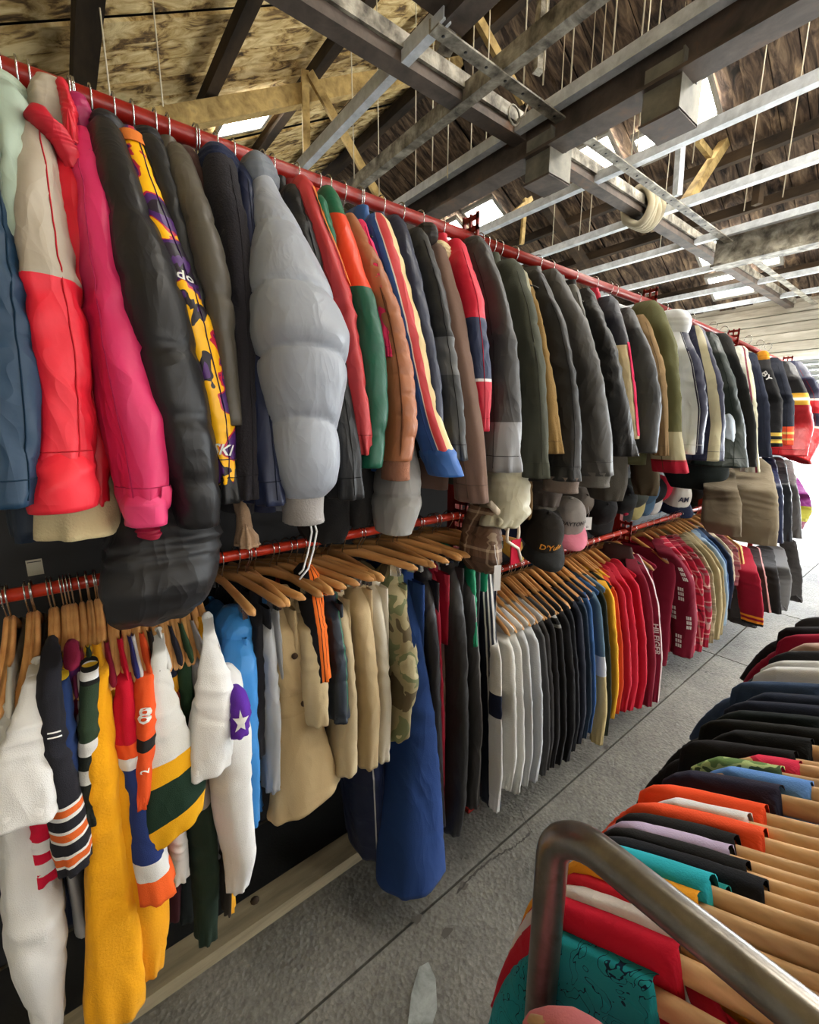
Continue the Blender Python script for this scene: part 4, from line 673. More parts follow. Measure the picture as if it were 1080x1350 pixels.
st = [(160, 860, 18), (164, 920, 24), (168, 980, 28), (178, 1040, 26), (190, 1095, 34), (205, 1158, 40)]
J('red jersey whose long sleeve ends in navy, white and orange bands', st, (190, 20, 44), tilt=-.1, nv=80, mat=ramp('v', ((0, (190, 20, 44)), (.36, (228, 84, 36)), (.42, W_), (.47, (40, 56, 110)), (.84, W_), (.91, (230, 96, 40))), 'mesh'))
J('royal blue jersey sliver between the red and orange jerseys', [(172, 845, 10), (174, 900, 12), (178, 1000, 14), (180, 1060, 14)], (50, 50, 110), ys=BK)
J('white jersey sliver beside the orange numbered jersey', [(178, 864, 12), (180, 900, 12), (186, 1060, 12)], (200, 196, 196), ys=BK)
st = [(190, 862, 18), (191, 920, 24), (190, 980, 26), (187, 1054, 22)]
s = J('orange jersey with a black yoke and a white number', st, (220, 80, 36), mat=ramp('v', ((0, (30, 28, 28)), (.06, (222, 84, 38)), (.52, (36, 34, 34)), (.6, (222, 84, 38))), 'mesh'))
letter(s, '8', -.15, .36, 2.0, .075, TEXTW, -4); letter(s, '2', .0, .73, .9, .075, TEXTW, 80)
J('black jersey with white numbering behind the white and green jersey', [(199, 850, 12), (201, 880, 14), (206, 1050, 14)], (38, 34, 34), mat=ramp('v', ((0, (150, 40, 50)), (.08, (38, 34, 34)), (.2, (200, 190, 186)), (.45, (38, 34, 34))), 'mesh'), ys=BK)
st = [(209, 832, 12), (210, 880, 18), (215, 940, 38), (222, 1000, 58), (228, 1050, 74), (226, 1092, 70)]
s = J('white jersey with dark green and gold slanted sleeve bands', st, (212, 212, 208), tilt=.42, nv=90, nu=44, k=1.2, mat=ramp('v', ((0, (214, 214, 210)), (.61, (232, 170, 28)), (.70, (30, 52, 40)), (.885, (232, 170, 28))), 'mesh'))
J('black jersey with gold rings and a brown panel', [(225, 832, 13), (224, 880, 14), (228, 930, 18), (240, 1080, 22)], (40, 40, 50), mat=ramp('v', ((0, (232, 172, 36)), (.06, (32, 36, 56)), (.22, (226, 160, 40)), (.3, (150, 60, 36))), 'mesh'), ys=BK)
J('white jersey corner hanging below the gold banded sleeve', [(232, 1070, 14), (233, 1110, 20), (236, 1152, 18)], W_, torso_on=False, hang=False, ys=[(0, D - .2), (1, D - .22)])
J('plain dark green jersey on the middle rail', [(239, 836, 14), (243, 900, 18), (246, 980, 20), (250, 1060, 22)], (46, 70, 48), ys=BK)
st = [(256, 1030, 30), (266, 1090, 32), (270, 1150, 30), (271, 1228, 22)]
J('black-green jersey sleeve hanging lowest beside the timber sill', st, (32, 46, 36), mat=ramp('v', ((0, (150, 140, 130)), (.1, (32, 46, 36))), 'mesh'), torso_on=False, hang=False, ys=[(0, D - .18), (1, D - .22)])
J('grey jersey with a thin maroon collar ring', [(254, 830, 12), (258, 880, 14), (266, 1050, 16)], (150, 146, 146), mat=ramp('v', ((0, (110, 24, 44)), (.05, (150, 146, 146))), 'mesh'), ys=BK)
J('gold jersey sliver beside the white starred jersey', [(264, 818, 10), (266, 850, 11), (272, 1010, 12)], (222, 160, 36), ys=BK)
st = [(273, 812, 12), (277, 850, 20), (282, 900, 42), (280, 950, 54), (273, 1010, 56)]
s = J('white jersey with purple star shoulder patch', st, (220, 220, 218), nv=80, nu=48, k=1.2, hem=.5)
e = extra(s, 'body', [(300, 890, 30), (306, 960, 40), (303, 1020, 44), (308, 1075, 40), (316, 1120, 36), (312, 1164, 22)], fab((218, 218, 216), 'mesh'), [(0, D - .2), (1, D - .25)], k=.65)
e2 = extra(s, 'purple_cuff', [(312, 914, 20), (314, 936, 28), (312, 960, 26)], fab((88, 44, 150), 'mesh'), [(0, D - .262), (1, D - .275)], k=.5, nv=16); e2.root = s.root
star = [(r * math.sin(a), .5 - r * .5 * math.cos(a)) for a, r in zip(np.arange(10) * math.pi / 5, [.62, .26] * 5)]; patch(e2, 'star', star, TEXTW, .003, 5)
J('black jersey hem with a gold edge below the white starred jersey', [(290, 1060, 16), (300, 1130, 20), (301, 1196, 14)], (36, 32, 30), mat=ramp('u', ((0, (60, 54, 48)), (.6, (222, 160, 40))), 'mesh'), torso_on=False, hang=False, ys=[(0, D - .17), (1, D - .2)])
for x, c, lab in ((205, (110, 24, 30), 'dark red jersey tail hanging behind the mustard one'), (222, (60, 26, 30), 'brown-red jersey tail hanging deep under the rail'), (243, (30, 34, 34), 'black jersey tail hanging deep under the rail'), (100, (24, 30, 52), 'dark navy jersey tail beside the banded black sleeve'), (20, (24, 36, 64), 'deep blue jersey tail behind the white one')):
    J(lab, [(x - 8, 1000, 30), (x, 1100, 34), (x + 3, 1195, 26)], c, torso_on=False, hang=False, ys=[(0, D + .02), (1, D - .02)])
for i, x in enumerate((2, 9, 36, 44, 88, 125, 136, 152, 183, 218, 232, 248)): hanger('L1', float(atY(x, 840, D - .1)[0]), D, Z_L1)

# ================================================================== TROUSERS AND SHORTS ON CLIP HANGERS
ROWS['P'] = (Z_L1, [(0, D - .07), (.15, D - .13), (1, D - .18)], .1, 'trousers and shorts on the middle rail')
def Pn(name, cat, label, st, c, **kw):
    kw.setdefault('k', .5); kw.setdefault('grow', 1.1); kw.setdefault('wr', .007); band = kw.pop('band', None); seat = kw.pop('seat', True); bc = kw.pop('bandc', None); hang = kw.pop('hang', True); kw.setdefault('part', 'leg'); ys = kw.get('ys') or ROWS['P'][1]
    s = G('P', name, cat, label, st, c, torso_on=False, hang=False, **kw); X = s.C[0, 0]; m = s.part.data.materials[0]; z0 = s.C[0, 2]
    if seat:
        n = 16; z = np.linspace(.004, -.24, n); CC = np.stack([np.full(n, X), np.full(n, D), z0 + z], -1); dress(s.root, 'seat', loft(CC, np.interp(z, [-.24, -.05, 0], [.012, .013, .009]), np.full(n, .16), np.linspace(0, .4, n), nu=30, seed=seedc[0] + 2, wr=.005, dome=False, p=2.8), m)
        R_ = s.C[::6].copy(); R_[:, 1] = 2 * D - R_[:, 1]; dress(s.root, 'leg', loft(R_, np.full(len(R_), .018), np.full(len(R_), .06), np.linspace(0, 1, len(R_)), nu=12, seed=5, wr=.004), m)
    n = 5; w0 = s.B[0]; cc = w0.mean(0); CC = np.stack([np.full(n, cc[0]), np.full(n, cc[1]), cc[2] + np.linspace(.016, -.02, n)], -1); e = np.ptp(w0, axis=0) / 2
    dress(s.root, 'waistband', loft(CC, np.full(n, e[0] * 1.06 + .001), np.full(n, e[1] * 1.06 + .001), np.linspace(0, 1, n), nu=40, seed=3, rib=.0012 if band == 'elastic' else .0002, dome=True, wr=.001), fab(bc, 'cotton') if bc else m)
    if hang: hanger('P', X, D, Z_L1, rot=.3 + .25 * math.sin(seedc[0] * 2.1), of=label)
    return s
Pn('shorts', 'shorts', 'sky blue shorts with a gathered elastic waist', [(309, 826, 38), (313, 880, 42), (316, 950, 38), (322, 1020, 34), (326, 1074, 26)], (58, 130, 196), fin='nylon', band='elastic')
Pn('shorts', 'shorts', 'sky blue shorts hem behind the white starred jersey', [(330, 1000, 12), (334, 1040, 18), (336, 1060, 16)], (52, 116, 184), seat=False, hang=False, ys=[(0, D - .1), (1, D - .12)])
Pn('shorts', 'shorts', 'black shorts in the dark gap beside the silver mesh pair', [(338, 790, 14), (338, 880, 22), (336, 990, 20)], (26, 26, 30))
Pn('mesh_shorts', 'shorts', 'silver grey shiny mesh shorts beside the khaki skirt', [(350, 792, 16), (348, 860, 28), (353, 940, 30), (357, 1034, 18)], (146, 148, 150), fin='satin')
s = Pn('cargo_skirt', 'skirt', 'long khaki cargo skirt flaring at the hem with a dark button', [(371, 792, 26), (382, 850, 36), (390, 905, 44), (393, 945, 50), (399, 1000, 68), (404, 1050, 84)], (176, 154, 116), nv=80, nu=44, k=1.7, tilt=.22)
patch(s, 'pocket_flap', [(-.95, .44), (.95, .44), (.95, .54), (-.95, .54)], fab((170, 148, 110)), .004, 8)
for q in ((.45, .5), (.35, .26)): P0 = at_surf(s, q[0], q[1], .004); o = link('button', wire('button', [(0, 0, 0), (0, .0045, 0)], .008, 10), s.root, fab((60, 46, 34))); o.location = tuple(P0 - np.array(s.root.location) - np.array([0, .003, 0]))
Pn('cargo_shorts', 'shorts', 'pale khaki cargo shorts behind the long khaki skirt', [(396, 800, 22), (404, 850, 32), (410, 900, 36), (414, 945, 30)], (188, 170, 134))
s = Pn('basketball_shorts', 'shorts', 'black shorts with bright orange side stripes', [(404, 762, 26), (413, 820, 30), (421, 890, 24)], (30, 30, 32), mat=ramp('u', ((0, (28, 28, 32)), (.5, (226, 110, 40)), (.64, (60, 30, 24)), (.68, (226, 110, 40)), (.82, (60, 30, 24)), (.86, (226, 110, 40))), 'mesh'))
Pn('training_shorts', 'shorts', 'navy training shorts with a thin green piping', [(430, 785, 24), (440, 860, 32), (441, 938, 34)], (36, 44, 56), mat=ramp('u', ((0, (36, 44, 56)), (.82, (40, 110, 76)), (.87, (36, 44, 56))), 'nylon'))
Pn('chino_shorts', 'shorts', 'beige chino shorts beside the navy training pair', [(440, 780, 22), (449, 850, 28), (451, 920, 32), (448, 1006, 34)], (186, 170, 138))
Pn('chinos', 'trousers', 'sand coloured chinos with a sharp front crease', [(468, 768, 26), (475, 850, 34), (479, 920, 36), (478, 1000, 30)], (184, 164, 128))
Pn('chinos', 'trousers', 'off-white chinos next to the camouflage shorts', [(488, 766, 20), (496, 840, 26), (501, 920, 26), (498, 994, 24)], (206, 200, 184))
s = Pn('cargo_shorts', 'shorts', 'green and brown camouflage cargo shorts with a big side pocket', [(513, 762, 30), (521, 830, 42), (526, 890, 46), (521, 966, 34)], (120, 118, 90), mat=pattern('camo'), tilt=.5, nv=70)
patch(s, 'pocket', [(-.1, .46), (.85, .42), (.85, .76), (0, .8)], pattern('camo'), .007, 8); patch(s, 'pocket_flap', [(-.15, .42), (.9, .38), (.9, .5), (-.15, .54)], pattern('camo'), .011, 8)
st = [(535, 762, 16), (542, 850, 28), (546, 940, 52), (543, 1040, 68), (541, 1100, 76), (541, 1142, 78)]
Pn('jogging_trousers', 'trousers', 'wide royal blue jogging trousers reaching the floor', st, (34, 60, 112), nv=80, nu=44, k=1.1, ys=[(0, D - .07), (.2, D - .13), (.6, D - .14), (1, D - .2)])
Pn('jogging_trousers', 'trousers', 'dark navy trouser leg with a white line behind the royal blue pair', [(470, 900, 40), (474, 1000, 56), (482, 1106, 46)], (24, 34, 66), mat=ramp('u', ((0, (24, 34, 66)), (.62, (190, 190, 190)), (.66, (24, 34, 66))), 'nylon'), seat=False, hang=False, ys=[(0, D), (1, D - .06)])
Pn('tracksuit_trousers', 'trousers', 'black tracksuit trousers beside the royal blue pair', [(555, 760, 24), (563, 850, 28), (566, 950, 28), (572, 1080, 26)], (30, 28, 32), fin='nylon')
Pn('tracksuit_trousers', 'trousers', 'black tracksuit trousers with a red side panel', [(568, 750, 16), (573, 850, 16), (577, 950, 16), (578, 1080, 14)], (150, 20, 46), fin='nylon')
Pn('tracksuit_trousers', 'trousers', 'shiny black tracksuit trousers with one white side stripe', [(587, 742, 28), (595, 850, 38), (597, 950, 40), (593, 1040, 40), (590, 1088, 28)], (42, 42, 43), fin='nylon', mat=ramp('u', ((0, (30, 30, 32)), (.06, (200, 200, 198)), (.15, (44, 44, 45))), 'nylon'), nv=80)
Pn('tracksuit_trousers', 'trousers', 'plain dark grey tracksuit trousers beside the emerald pair', [(608, 738, 22), (615, 850, 28), (619, 950, 30), (616, 1055, 24)], (50, 50, 51), fin='nylon', mat=ramp('u', ((0, (46, 46, 48)), (.9, (130, 130, 130)), (.95, (46, 46, 48))), 'nylon'))
Pn('tracksuit_trousers', 'trousers', 'emerald green trousers peeking between two dark pairs', [(618, 732, 12), (620, 770, 14), (624, 850, 10)], (20, 140, 100), fin='nylon')
Pn('tracksuit_trousers', 'trousers', 'navy tracksuit trousers with three white side stripes', [(632, 734, 26), (638, 850, 30), (642, 950, 30), (646, 1056, 24)], (28, 34, 52), fin='nylon', mat=ramp('u', ((0, (28, 34, 52)), (.42, W_), (.5, (28, 34, 52)), (.62, W_), (.7, (28, 34, 52)), (.82, W_), (.9, (28, 34, 52))), 'nylon'), nv=80)
for x in (330, 345, 385, 420, 455, 500, 548, 578, 600): hanger('P', float(atY(x, 770, D - .1)[0]), D, Z_L1, rot=rng.uniform(.15, .6))

# ================================================================== SWEATERS ON THE LOW RAIL
def SW(label, sx, bx, by, c, w_=22, **kw):
    sy = 825 - .53 * (sx - 650); st = [(sx, sy, w_ * .55), (sx + (bx - sx) * .6 + 4, sy + .16 * (by - sy), w_ * .95), (bx + 2, sy + .5 * (by - sy), w_ * 1.1), (bx + 3, sy + .8 * (by - sy), w_ * 1.1), (bx, by, w_ * .75)]
    kw.setdefault('fin', 'wool'); kw.setdefault('thick', .018); kw.setdefault('hem', .17); kw.setdefault('neck', .125); kw.setdefault('wide', .205); kw.setdefault('wr', .005); kw.setdefault('k', .45); kw.setdefault('rear', False)
    m = kw.pop('bands', None)
    if m: kw['mat'] = ramp('v', tuple(m), kw['fin'])
    return G('L2', kw.pop('name', 'sweater'), kw.pop('cat', 'sweater'), label, st, c, **kw)
SW('white sweatshirt with a navy band round the sleeve', 648, 651, 1066, (216, 216, 216), 16, bands=((0, (214, 214, 212)), (.36, (28, 34, 56)), (.485, (214, 214, 214)), (.92, (226, 226, 226))))
SW('plain white sweatshirt beside the navy banded one', 657, 665, 1036, (208, 208, 204)); SW('off-white sweatshirt between white and grey ones', 666, 676, 1040, (196, 196, 192)); SW('light grey marl sweatshirt among the pale ones', 675, 687, 1030, (182, 184, 186)); SW('silver grey sweatshirt at the end of the pale ones', 684, 698, 1024, (176, 180, 184), 25)
SW('mid grey sweatshirt beside the silver grey one', 693, 709, 1016, (84, 84, 86)); SW('charcoal sweatshirt between mid grey and black', 701, 716, 1010, (62, 61, 62), 20); SW('black crew neck sweater beside the charcoal sweatshirt', 709, 722, 1006, (34, 33, 35)); SW('black sweatshirt with white shoulder piping', 717, 731, 1002, (32, 32, 34), bands=((0, (32, 32, 34)), (.08, (150, 150, 150)), (.1, (32, 32, 34)), (.14, (150, 150, 150)), (.16, (32, 32, 34))))
SW('black wool jumper next to the navy ones', 726, 740, 997, (30, 31, 34), 24); SW('blue-black jumper between black wool and navy', 735, 748, 985, (36, 38, 46)); SW('dark navy jumper on the low rail', 744, 757, 975, (40, 46, 62)); SW('petrol navy sweatshirt beside the denim blue one', 752, 764, 968, (44, 62, 84)); SW('denim blue sweatshirt on the low rail', 760, 772, 962, (50, 84, 132), 18)
SW('slate blue jumper with a white and cream lower sleeve', 769, 786, 978, (86, 112, 134), 18, bands=((0, (84, 110, 132)), (.46, (214, 218, 222)), (.58, (196, 178, 130))))
SW('dark bottle green jumper beside the yellow one', 778, 794, 966, (44, 50, 40), 16); SW('bright yellow jumper on the low rail', 786, 802, 943, (222, 166, 48), 18); SW('orange-red jumper beside the yellow one', 791, 810, 938, (206, 74, 44), 14); SW('deep red jumper nearest the orange-red one', 796, 816, 934, (176, 26, 46)); SW('cherry red jumper in the middle of the reds', 803, 824, 932, (190, 28, 52)); SW('crimson jumper last of the reds', 811, 834, 928, (180, 22, 46), 26)
def SH(label, sx, sy, bx, by, c, w_=20, **kw):      # garments further along the low rail, seen more end-on
    st = [(sx, sy, w_ * .5), (sx + (bx - sx) * .62, sy + .14 * (by - sy) + 6, w_ * .9), (bx - 2, sy + .34 * (by - sy), w_ * 1.1), (bx + 2, sy + .7 * (by - sy), w_ * 1.1), (bx, by, w_ * .8)]
    kw.setdefault('fin', 'cotton'); kw.setdefault('thick', .018); kw.setdefault('hem', .22); kw.setdefault('neck', .12); kw.setdefault('wr', .006); kw.setdefault('k', .45); kw.setdefault('rear', False)
    return G('L2', kw.pop('name', 'shirt'), kw.pop('cat', 'shirt'), label, st, c, **kw)
SH('charcoal crew neck sweater with dark red sleeves', 831, 734, 847, 926, (120, 24, 46), 24, X=2.24, name='sweater', cat='sweater', fin='wool', tc=(74, 62, 62), thick=.022, collar=(80, 66, 66))
s = SH('maroon sweatshirt with white lettering down the sleeve', 838, 732, 859, 922, (122, 22, 48), 20, X=2.32, name='sweatshirt', cat='sweatshirt', fin='wool', mat=ramp('u', ((0, (122, 22, 48)), (.88, (206, 186, 190))), 'wool'), tc=(118, 22, 46))
letter(s, 'HILFIGER', .25, .56, .95, .055, TEXTW, -90)
MAR = (112, 22, 44)
s = SH('maroon shirt printed with pale snowflake squares', 868, 714, 898, 862, MAR, 30, X=2.5, thick=.03, wide=.25, hem=.2, k=.6)
def flake(s, la, v, sz, sv):
    for i in range(3):
        for j in range(3):
            if True:
                a, b = (i - 1) * .36 * sz, (j - 1) * .36 * sz; q = .13 * sz; patch(s, 'print_square', [(la + a - q, v + (b - q) * sv), (la + a + q, v + (b - q) * sv), (la + a + q, v + (b + q) * sv), (la + a - q, v + (b + q) * sv)], TEXTW, .003, 3)
for la, v in ((-.5, .2), (.35, .26), (-.1, .44), (-.6, .62), (.3, .68), (-.3, .86)): flake(s, la, v, .34, .34)
for la, v in ((-.35, .14), (-.62, .3), (-.2, .42), (-.5, .58), (-.7, .76), (-.3, .82)): flake(s.tor, la, v, .2, .36)
RP, KP, BP = ((164, 36, 60), (40, 20, 28), (214, 180, 170)), ((150, 140, 110), (96, 90, 70), (200, 190, 160)), ((170, 100, 110), (70, 40, 60), (220, 200, 180))
SH('red and white striped flannel shirt beside the snowflake one', 874, 708, 907, 858, (196, 56, 80), 16, mat=pattern('plaid', 'cotton', ((190, 44, 70), (230, 200, 200), (150, 30, 50))))
SH('red and black plaid flannel shirt', 882, 707, 916, 856, RP[0], 18, mat=pattern('plaid', 'cotton', RP)); SH('crimson plaid shirt with grey checks', 890, 706, 924, 850, RP[0], 18, mat=pattern('plaid', 'cotton', ((150, 30, 54), (120, 110, 110), (214, 190, 180))))
SH('olive plaid shirt beside the khaki ones', 900, 706, 932, 845, KP[0], 16, mat=pattern('plaid', 'cotton', KP)); SH('plain khaki shirt with a wide sleeve', 905, 704, 938, 840, (160, 146, 112), 20); SH('stone coloured work shirt before the blue ones', 910, 703, 943, 834, (150, 136, 104), 18)
SH('pale blue chambray shirt on the low rail', 915, 700, 948, 822, (140, 164, 190), 16); SH('mid blue denim shirt on the low rail', 919, 698, 950, 812, (70, 96, 134), 14); SH('dark navy denim shirt beside the cream one', 924, 697, 954, 800, (38, 48, 76), 18)
st_ = SH('cream shirt with a pink cuff', 931, 697, 958, 786, (206, 190, 170), 14, mat=ramp('v', ((0, (208, 194, 172)), (.78, (222, 170, 164))), 'cotton')); SH('plum checked shirt beside the striped one', 938, 696, 965, 770, BP[0], 14, mat=pattern('plaid', 'cotton', BP)); SH('yellow and wine striped shirt last on the low rail', 944, 697, 971, 762, (214, 176, 100), 12, mat=ramp('u', ((0, (110, 40, 60)), (.5, (220, 190, 120)), (.7, (150, 50, 60)), (.85, (226, 200, 130))), 'cotton'))
for x in np.linspace(660, 800, 10): hanger('L2', float(atY(x, 822 - .53 * (x - 650), D - .1)[0]) + .012, D, Z_L2)
for q in ((785, 830, 'white tag end poking below the maroon sweatshirt'),): pass

# ------------------------------------------------------------------ far bay
ROWS['F'] = (1.36, [(0, D - .15), (.3, D - .28), (1, D - .34)], .04, 'clothes in the last bay')
def FR(name, cat, label, st, c, **kw):
    kw.setdefault('torso_on', False); kw.setdefault('rear', False); kw.setdefault('k', .35); return G('F', name, cat, label, st, c, **kw)
FR('waxed_coat', 'coat', 'stiff taupe waxed coat under the tracksuit tops', [(948, 618, 30), (952, 660, 40), (950, 690, 42), (954, 704, 36)], (108, 98, 82), wr=.007)
FR('waxed_coat', 'coat', 'big taupe waxed coat hanging open in the last bay', [(985, 612, 46), (988, 650, 56), (990, 690, 56), (992, 714, 50)], (118, 108, 90), wr=.008, k=.5)
FR('rain_coat', 'coat', 'navy glossy raincoat in the last bay', [(1010, 606, 18), (1016, 650, 24), (1018, 714, 22)], (30, 42, 74), fin='satin'); FR('rain_coat', 'coat', 'black glossy raincoat in the last bay', [(1022, 605, 18), (1028, 650, 24), (1030, 712, 20)], (34, 38, 46), fin='satin')
FR('anorak', 'coat', 'grey anorak in the last bay', [(1034, 608, 16), (1042, 660, 20), (1044, 708, 20)], (96, 96, 98), fin='nylon')
FR('shell_jacket', 'jacket', 'purple and lime shell jacket at the end of the rack', [(1046, 630, 10), (1056, 655, 18), (1056, 672, 22), (1050, 696, 12)], (120, 44, 120), mat=ramp('v', ((0, (130, 46, 130)), (.55, (150, 150, 40)), (.85, (110, 40, 70))), 'nylon'))
yl = [(0, D - .2), (.3, D - .32), (1, D - .38)]
FR('varsity_jacket', 'jacket', 'dark red jacket with an orange striped hem near the floor', [(977, 722, 18), (985, 760, 26), (990, 800, 26), (992, 822, 22)], (140, 20, 44), ys=yl, mat=ramp('v', ((0, (142, 20, 44)), (.88, (230, 140, 40)), (.91, (142, 20, 44)), (.94, (230, 140, 40)), (.97, (26, 22, 24))), 'wool'))
FR('cardigan', 'cardigan', 'black cardigan hem below the dark red jacket', [(968, 730, 16), (972, 780, 20), (978, 822, 30)], (28, 26, 28), ys=[(0, D - .1), (1, D - .3)]); FR('shirt', 'shirt', 'brown shirt with a pale pink edge in the last bay', [(994, 722, 12), (1000, 760, 16), (1006, 805, 16)], (58, 38, 38), ys=yl, mat=ramp('u', ((0, (50, 32, 34)), (.85, (190, 140, 140))), 'cotton'))
FR('trousers', 'trousers', 'black trousers hanging above the floor in the last bay', [(1008, 722, 18), (1012, 770, 24), (1016, 806, 22)], (34, 32, 33), ys=yl); FR('trousers', 'trousers', 'grey wool trousers hanging above the floor in the last bay', [(1022, 722, 18), (1028, 760, 24), (1026, 802, 18)], (98, 98, 100), ys=yl, fin='wool'); FR('trousers', 'trousers', 'long black trousers at the very end of the rack', [(1038, 712, 16), (1044, 750, 20), (1048, 792, 14)], (44, 42, 42), ys=[(0, D - .2), (1, D - .4)])

# ------------------------------------------------------------------ caps hung under the jackets
def cap(label, px, py, Y, size, c, bc=None, yaw=-90, pit_=20, roll=0, front=None, group='caps hung below the jackets'):
    P0 = atY(px, py - (14 if Y > 1.1 else 0), Y); t = thing('baseball_cap', label, 'cap', tuple(P0), group); t.rotation_euler = (math.radians(roll), math.radians(pit_), math.radians(yaw)); t.scale = (size,) * 3
    n, m = 12, 36; a = np.linspace(0, math.pi / 2 * .97, n); th = np.arange(m) / m * 2 * math.pi
    P = np.array([[((.095 * math.cos(b) ** .8) * math.cos(u) * (1 - .035 * abs(math.cos(3 * u)) ** 12), .08 * math.cos(b) ** .8 * math.sin(u) * (1 - .035 * abs(math.cos(3 * u)) ** 12), .115 * math.sin(b) ** .9 + .012 * math.cos(u) * math.sin(2 * b)) for u in th] for b in a]); P = np.concatenate([P, P[-1:].mean(1, keepdims=True).repeat(m, 1)])
    cr_ = link('crown', gridmesh('crown', P), t, fab(c))
    g = np.linspace(-1.15, 1.15, 15); Q = np.array([[((.09 + .075 * r * math.cos(u * .9)) * math.cos(u), (.079 + .02 * r) * math.sin(u), .003 - .02 * r - .022 * math.sin(u) ** 2 * r + dz) for u in g] for r, dz in ((0, 0), (.5, .002), (1, 0), (1, -.005), (.5, -.004), (0, -.006))]); link('brim', gridmesh('brim', Q, close=False), t, fab(bc or c))
    link('button', wire('button', [(0, 0, .112), (0, 0, .122)], .008, 8), cr_, fab(c))
    link('sweatband', gridmesh('sweatband', np.array([[(.0925 * math.cos(u) * k_, .078 * math.sin(u) * k_, z) for u in th] for k_, z in ((1, .001), (.97, .0), (.95, .03))])), t, fab((60, 56, 54)))
    if front:
        txt, fc, sz, zz = front; V, Fc = glyphs(txt); V = V * sz; r = .0975; W = np.stack([r * np.cos(V[:, 0] / .085) * (1 - .25 * np.clip((V[:, 1] + zz) / .115, 0, 1) ** 2), .083 * np.sin(V[:, 0] / .085), V[:, 1] + zz], -1); link('lettering', rawmesh('lettering', W, Fc, False), cr_, fc)
    return t
GOLD = simple('gold_thread', (226, 150, 40), .6)
cap('navy cap with a mustard peak under the brown jacket hem', 668, 705, 1.15, 1.0, (34, 38, 64), (170, 126, 50), -80, 55)
cap('black cap with gold script above the brim', 712, 706, 1.00, 1.02, (40, 36, 32), (34, 34, 34), -118, 32, 0, ("D'Yule", GOLD, .034, .03))
cap('silver patterned black cap behind the gold script cap', 712, 680, 1.23, .95, (90, 86, 80), (40, 38, 36), -118, 10)
cap('washed grey cap with black print and a pink splash', 744, 700, 1.17, 1.15, (140, 134, 130), (206, 120, 140), -125, 28, 0, ('DAYTONA', BLACKP, .024, .055))
cap('taupe cap tucked behind the washed grey cap', 758, 676, 1.27, .95, (120, 112, 104), None, -110, 60)
for x, y, Y, c, lab in ((790, 684, .92, (40, 40, 42), 'plain black cap beside the white card tag'), (817, 672, .93, (38, 40, 42), 'black cap with a small red emblem'), (834, 664, .97, (70, 76, 72), 'dark olive cap with a pale edged peak'), (848, 660, .98, (70, 96, 120), 'teal blue cap with a grey crown'), (858, 660, 1.0, (40, 40, 44), 'black cap with a white piped peak'), (866, 658, 1.03, (200, 40, 66), 'red and blue cap behind the black piped cap')):
    t = cap(lab, x, y, Y + .26, 1.0, c, {858: (214, 214, 214), 866: (60, 110, 190), 834: (170, 160, 110)}.get(x), -120, 68, 10)
    if x == 817: link('emblem', wire('emblem', [(.094, 0, .05), (.1, 0, .052)], .014, 6), t, fab((170, 40, 70)))
cap('white and navy cap with lettering facing the aisle', 888, 672, 1.21, 1.2, (214, 208, 200), (30, 38, 64), -130, 22, 0, ('AM', simple('navy_thread', (30, 34, 60), .7), .04, .05))
cap('black trucker cap behind the white and navy cap', 916, 660, 1.25, 1.15, (34, 34, 36), None, -120, 60, 15); cap('light grey cap with a red peak at the rack upright', 936, 656, 1.25, 1.15, (184, 180, 176), (190, 50, 66), -135, 55)
t = thing('cap_rail', 'thin black rail with clips carrying the caps', 'rail', (1.15, D + .12, 1.42)); link('bar', wire('bar', [(0, 0, 0), (1.6, 0, 0), (2.5, 0, 0)], .007), t, BLACKP)
for i in range(22): link('clip', CLIP, t).location = (.12 + i * .105, 0, -.005)
P0 = atY(775, 690, 1.08); t = thing('card_tag', 'blank white card tag hanging beside the black caps', 'tag', tuple(P0)); link('card', boxes('card', [(-.02, .02, -.0006, .0006, -.032, .03)]), t, WHITEP); link('string', wire('string', [(0, 0, .03), (.004, 0, .05), (0, .01, .08)], .0008, 4), t, WHITEP)
V, Fc = glyphs('D.'); link('lettering', rawmesh('lettering', np.stack([V[:, 0] * .014, np.full(len(V), -.0012), V[:, 1] * .014 - .018], -1), Fc, False), t, BLACKP); t.rotation_euler = (0, 0, math.radians(-30))

# ------------------------------------------------------------------ printed shoulder bag with white straps and a price tag
P0 = atY(636, 712, D - .2); t = thing('shoulder_bag', 'brown printed shoulder bag with white piped straps and red lining', 'bag', tuple(P0))
SNAKE = pattern('plaid', 'leather', ((110, 84, 66), (60, 44, 36), (196, 176, 150)))
n = 26; z = np.linspace(.11, -.1, n); s = loft(np.stack([np.zeros(n), np.zeros(n), z], -1) + P0, np.interp(z, [-.1, -.06, .03, .11], [.02, .045, .04, .012]), np.interp(z, [-.1, -.06, .03, .11], [.05, .085, .08, .06]), np.linspace(0, 1, n), nu=30, seed=77, wr=.012, dome=False); s.root = t; link('body', gridmesh('body', s.P, uv=s.uv, org=t.location), t, SNAKE)
a = np.linspace(-.4, math.pi + .4, 18); STRAP = fab((212, 200, 182), 'leather')
link('strap', wire('strap', [(.045 + .028 * math.cos(b), -.085, .03 + .05 * math.sin(b)) for b in a] + [(.07, -.088, -.02), (.085, -.09, -.06)], .005), t, STRAP); link('strap', wire('strap', [(-.02, -.04, .13), (.0, -.06, .1), (.025, -.08, .05)], .011), t, STRAP)
link('lining', boxes('lining', [(.04, .085, -.086, -.082, -.07, .01)]), t, fab((176, 20, 50)))
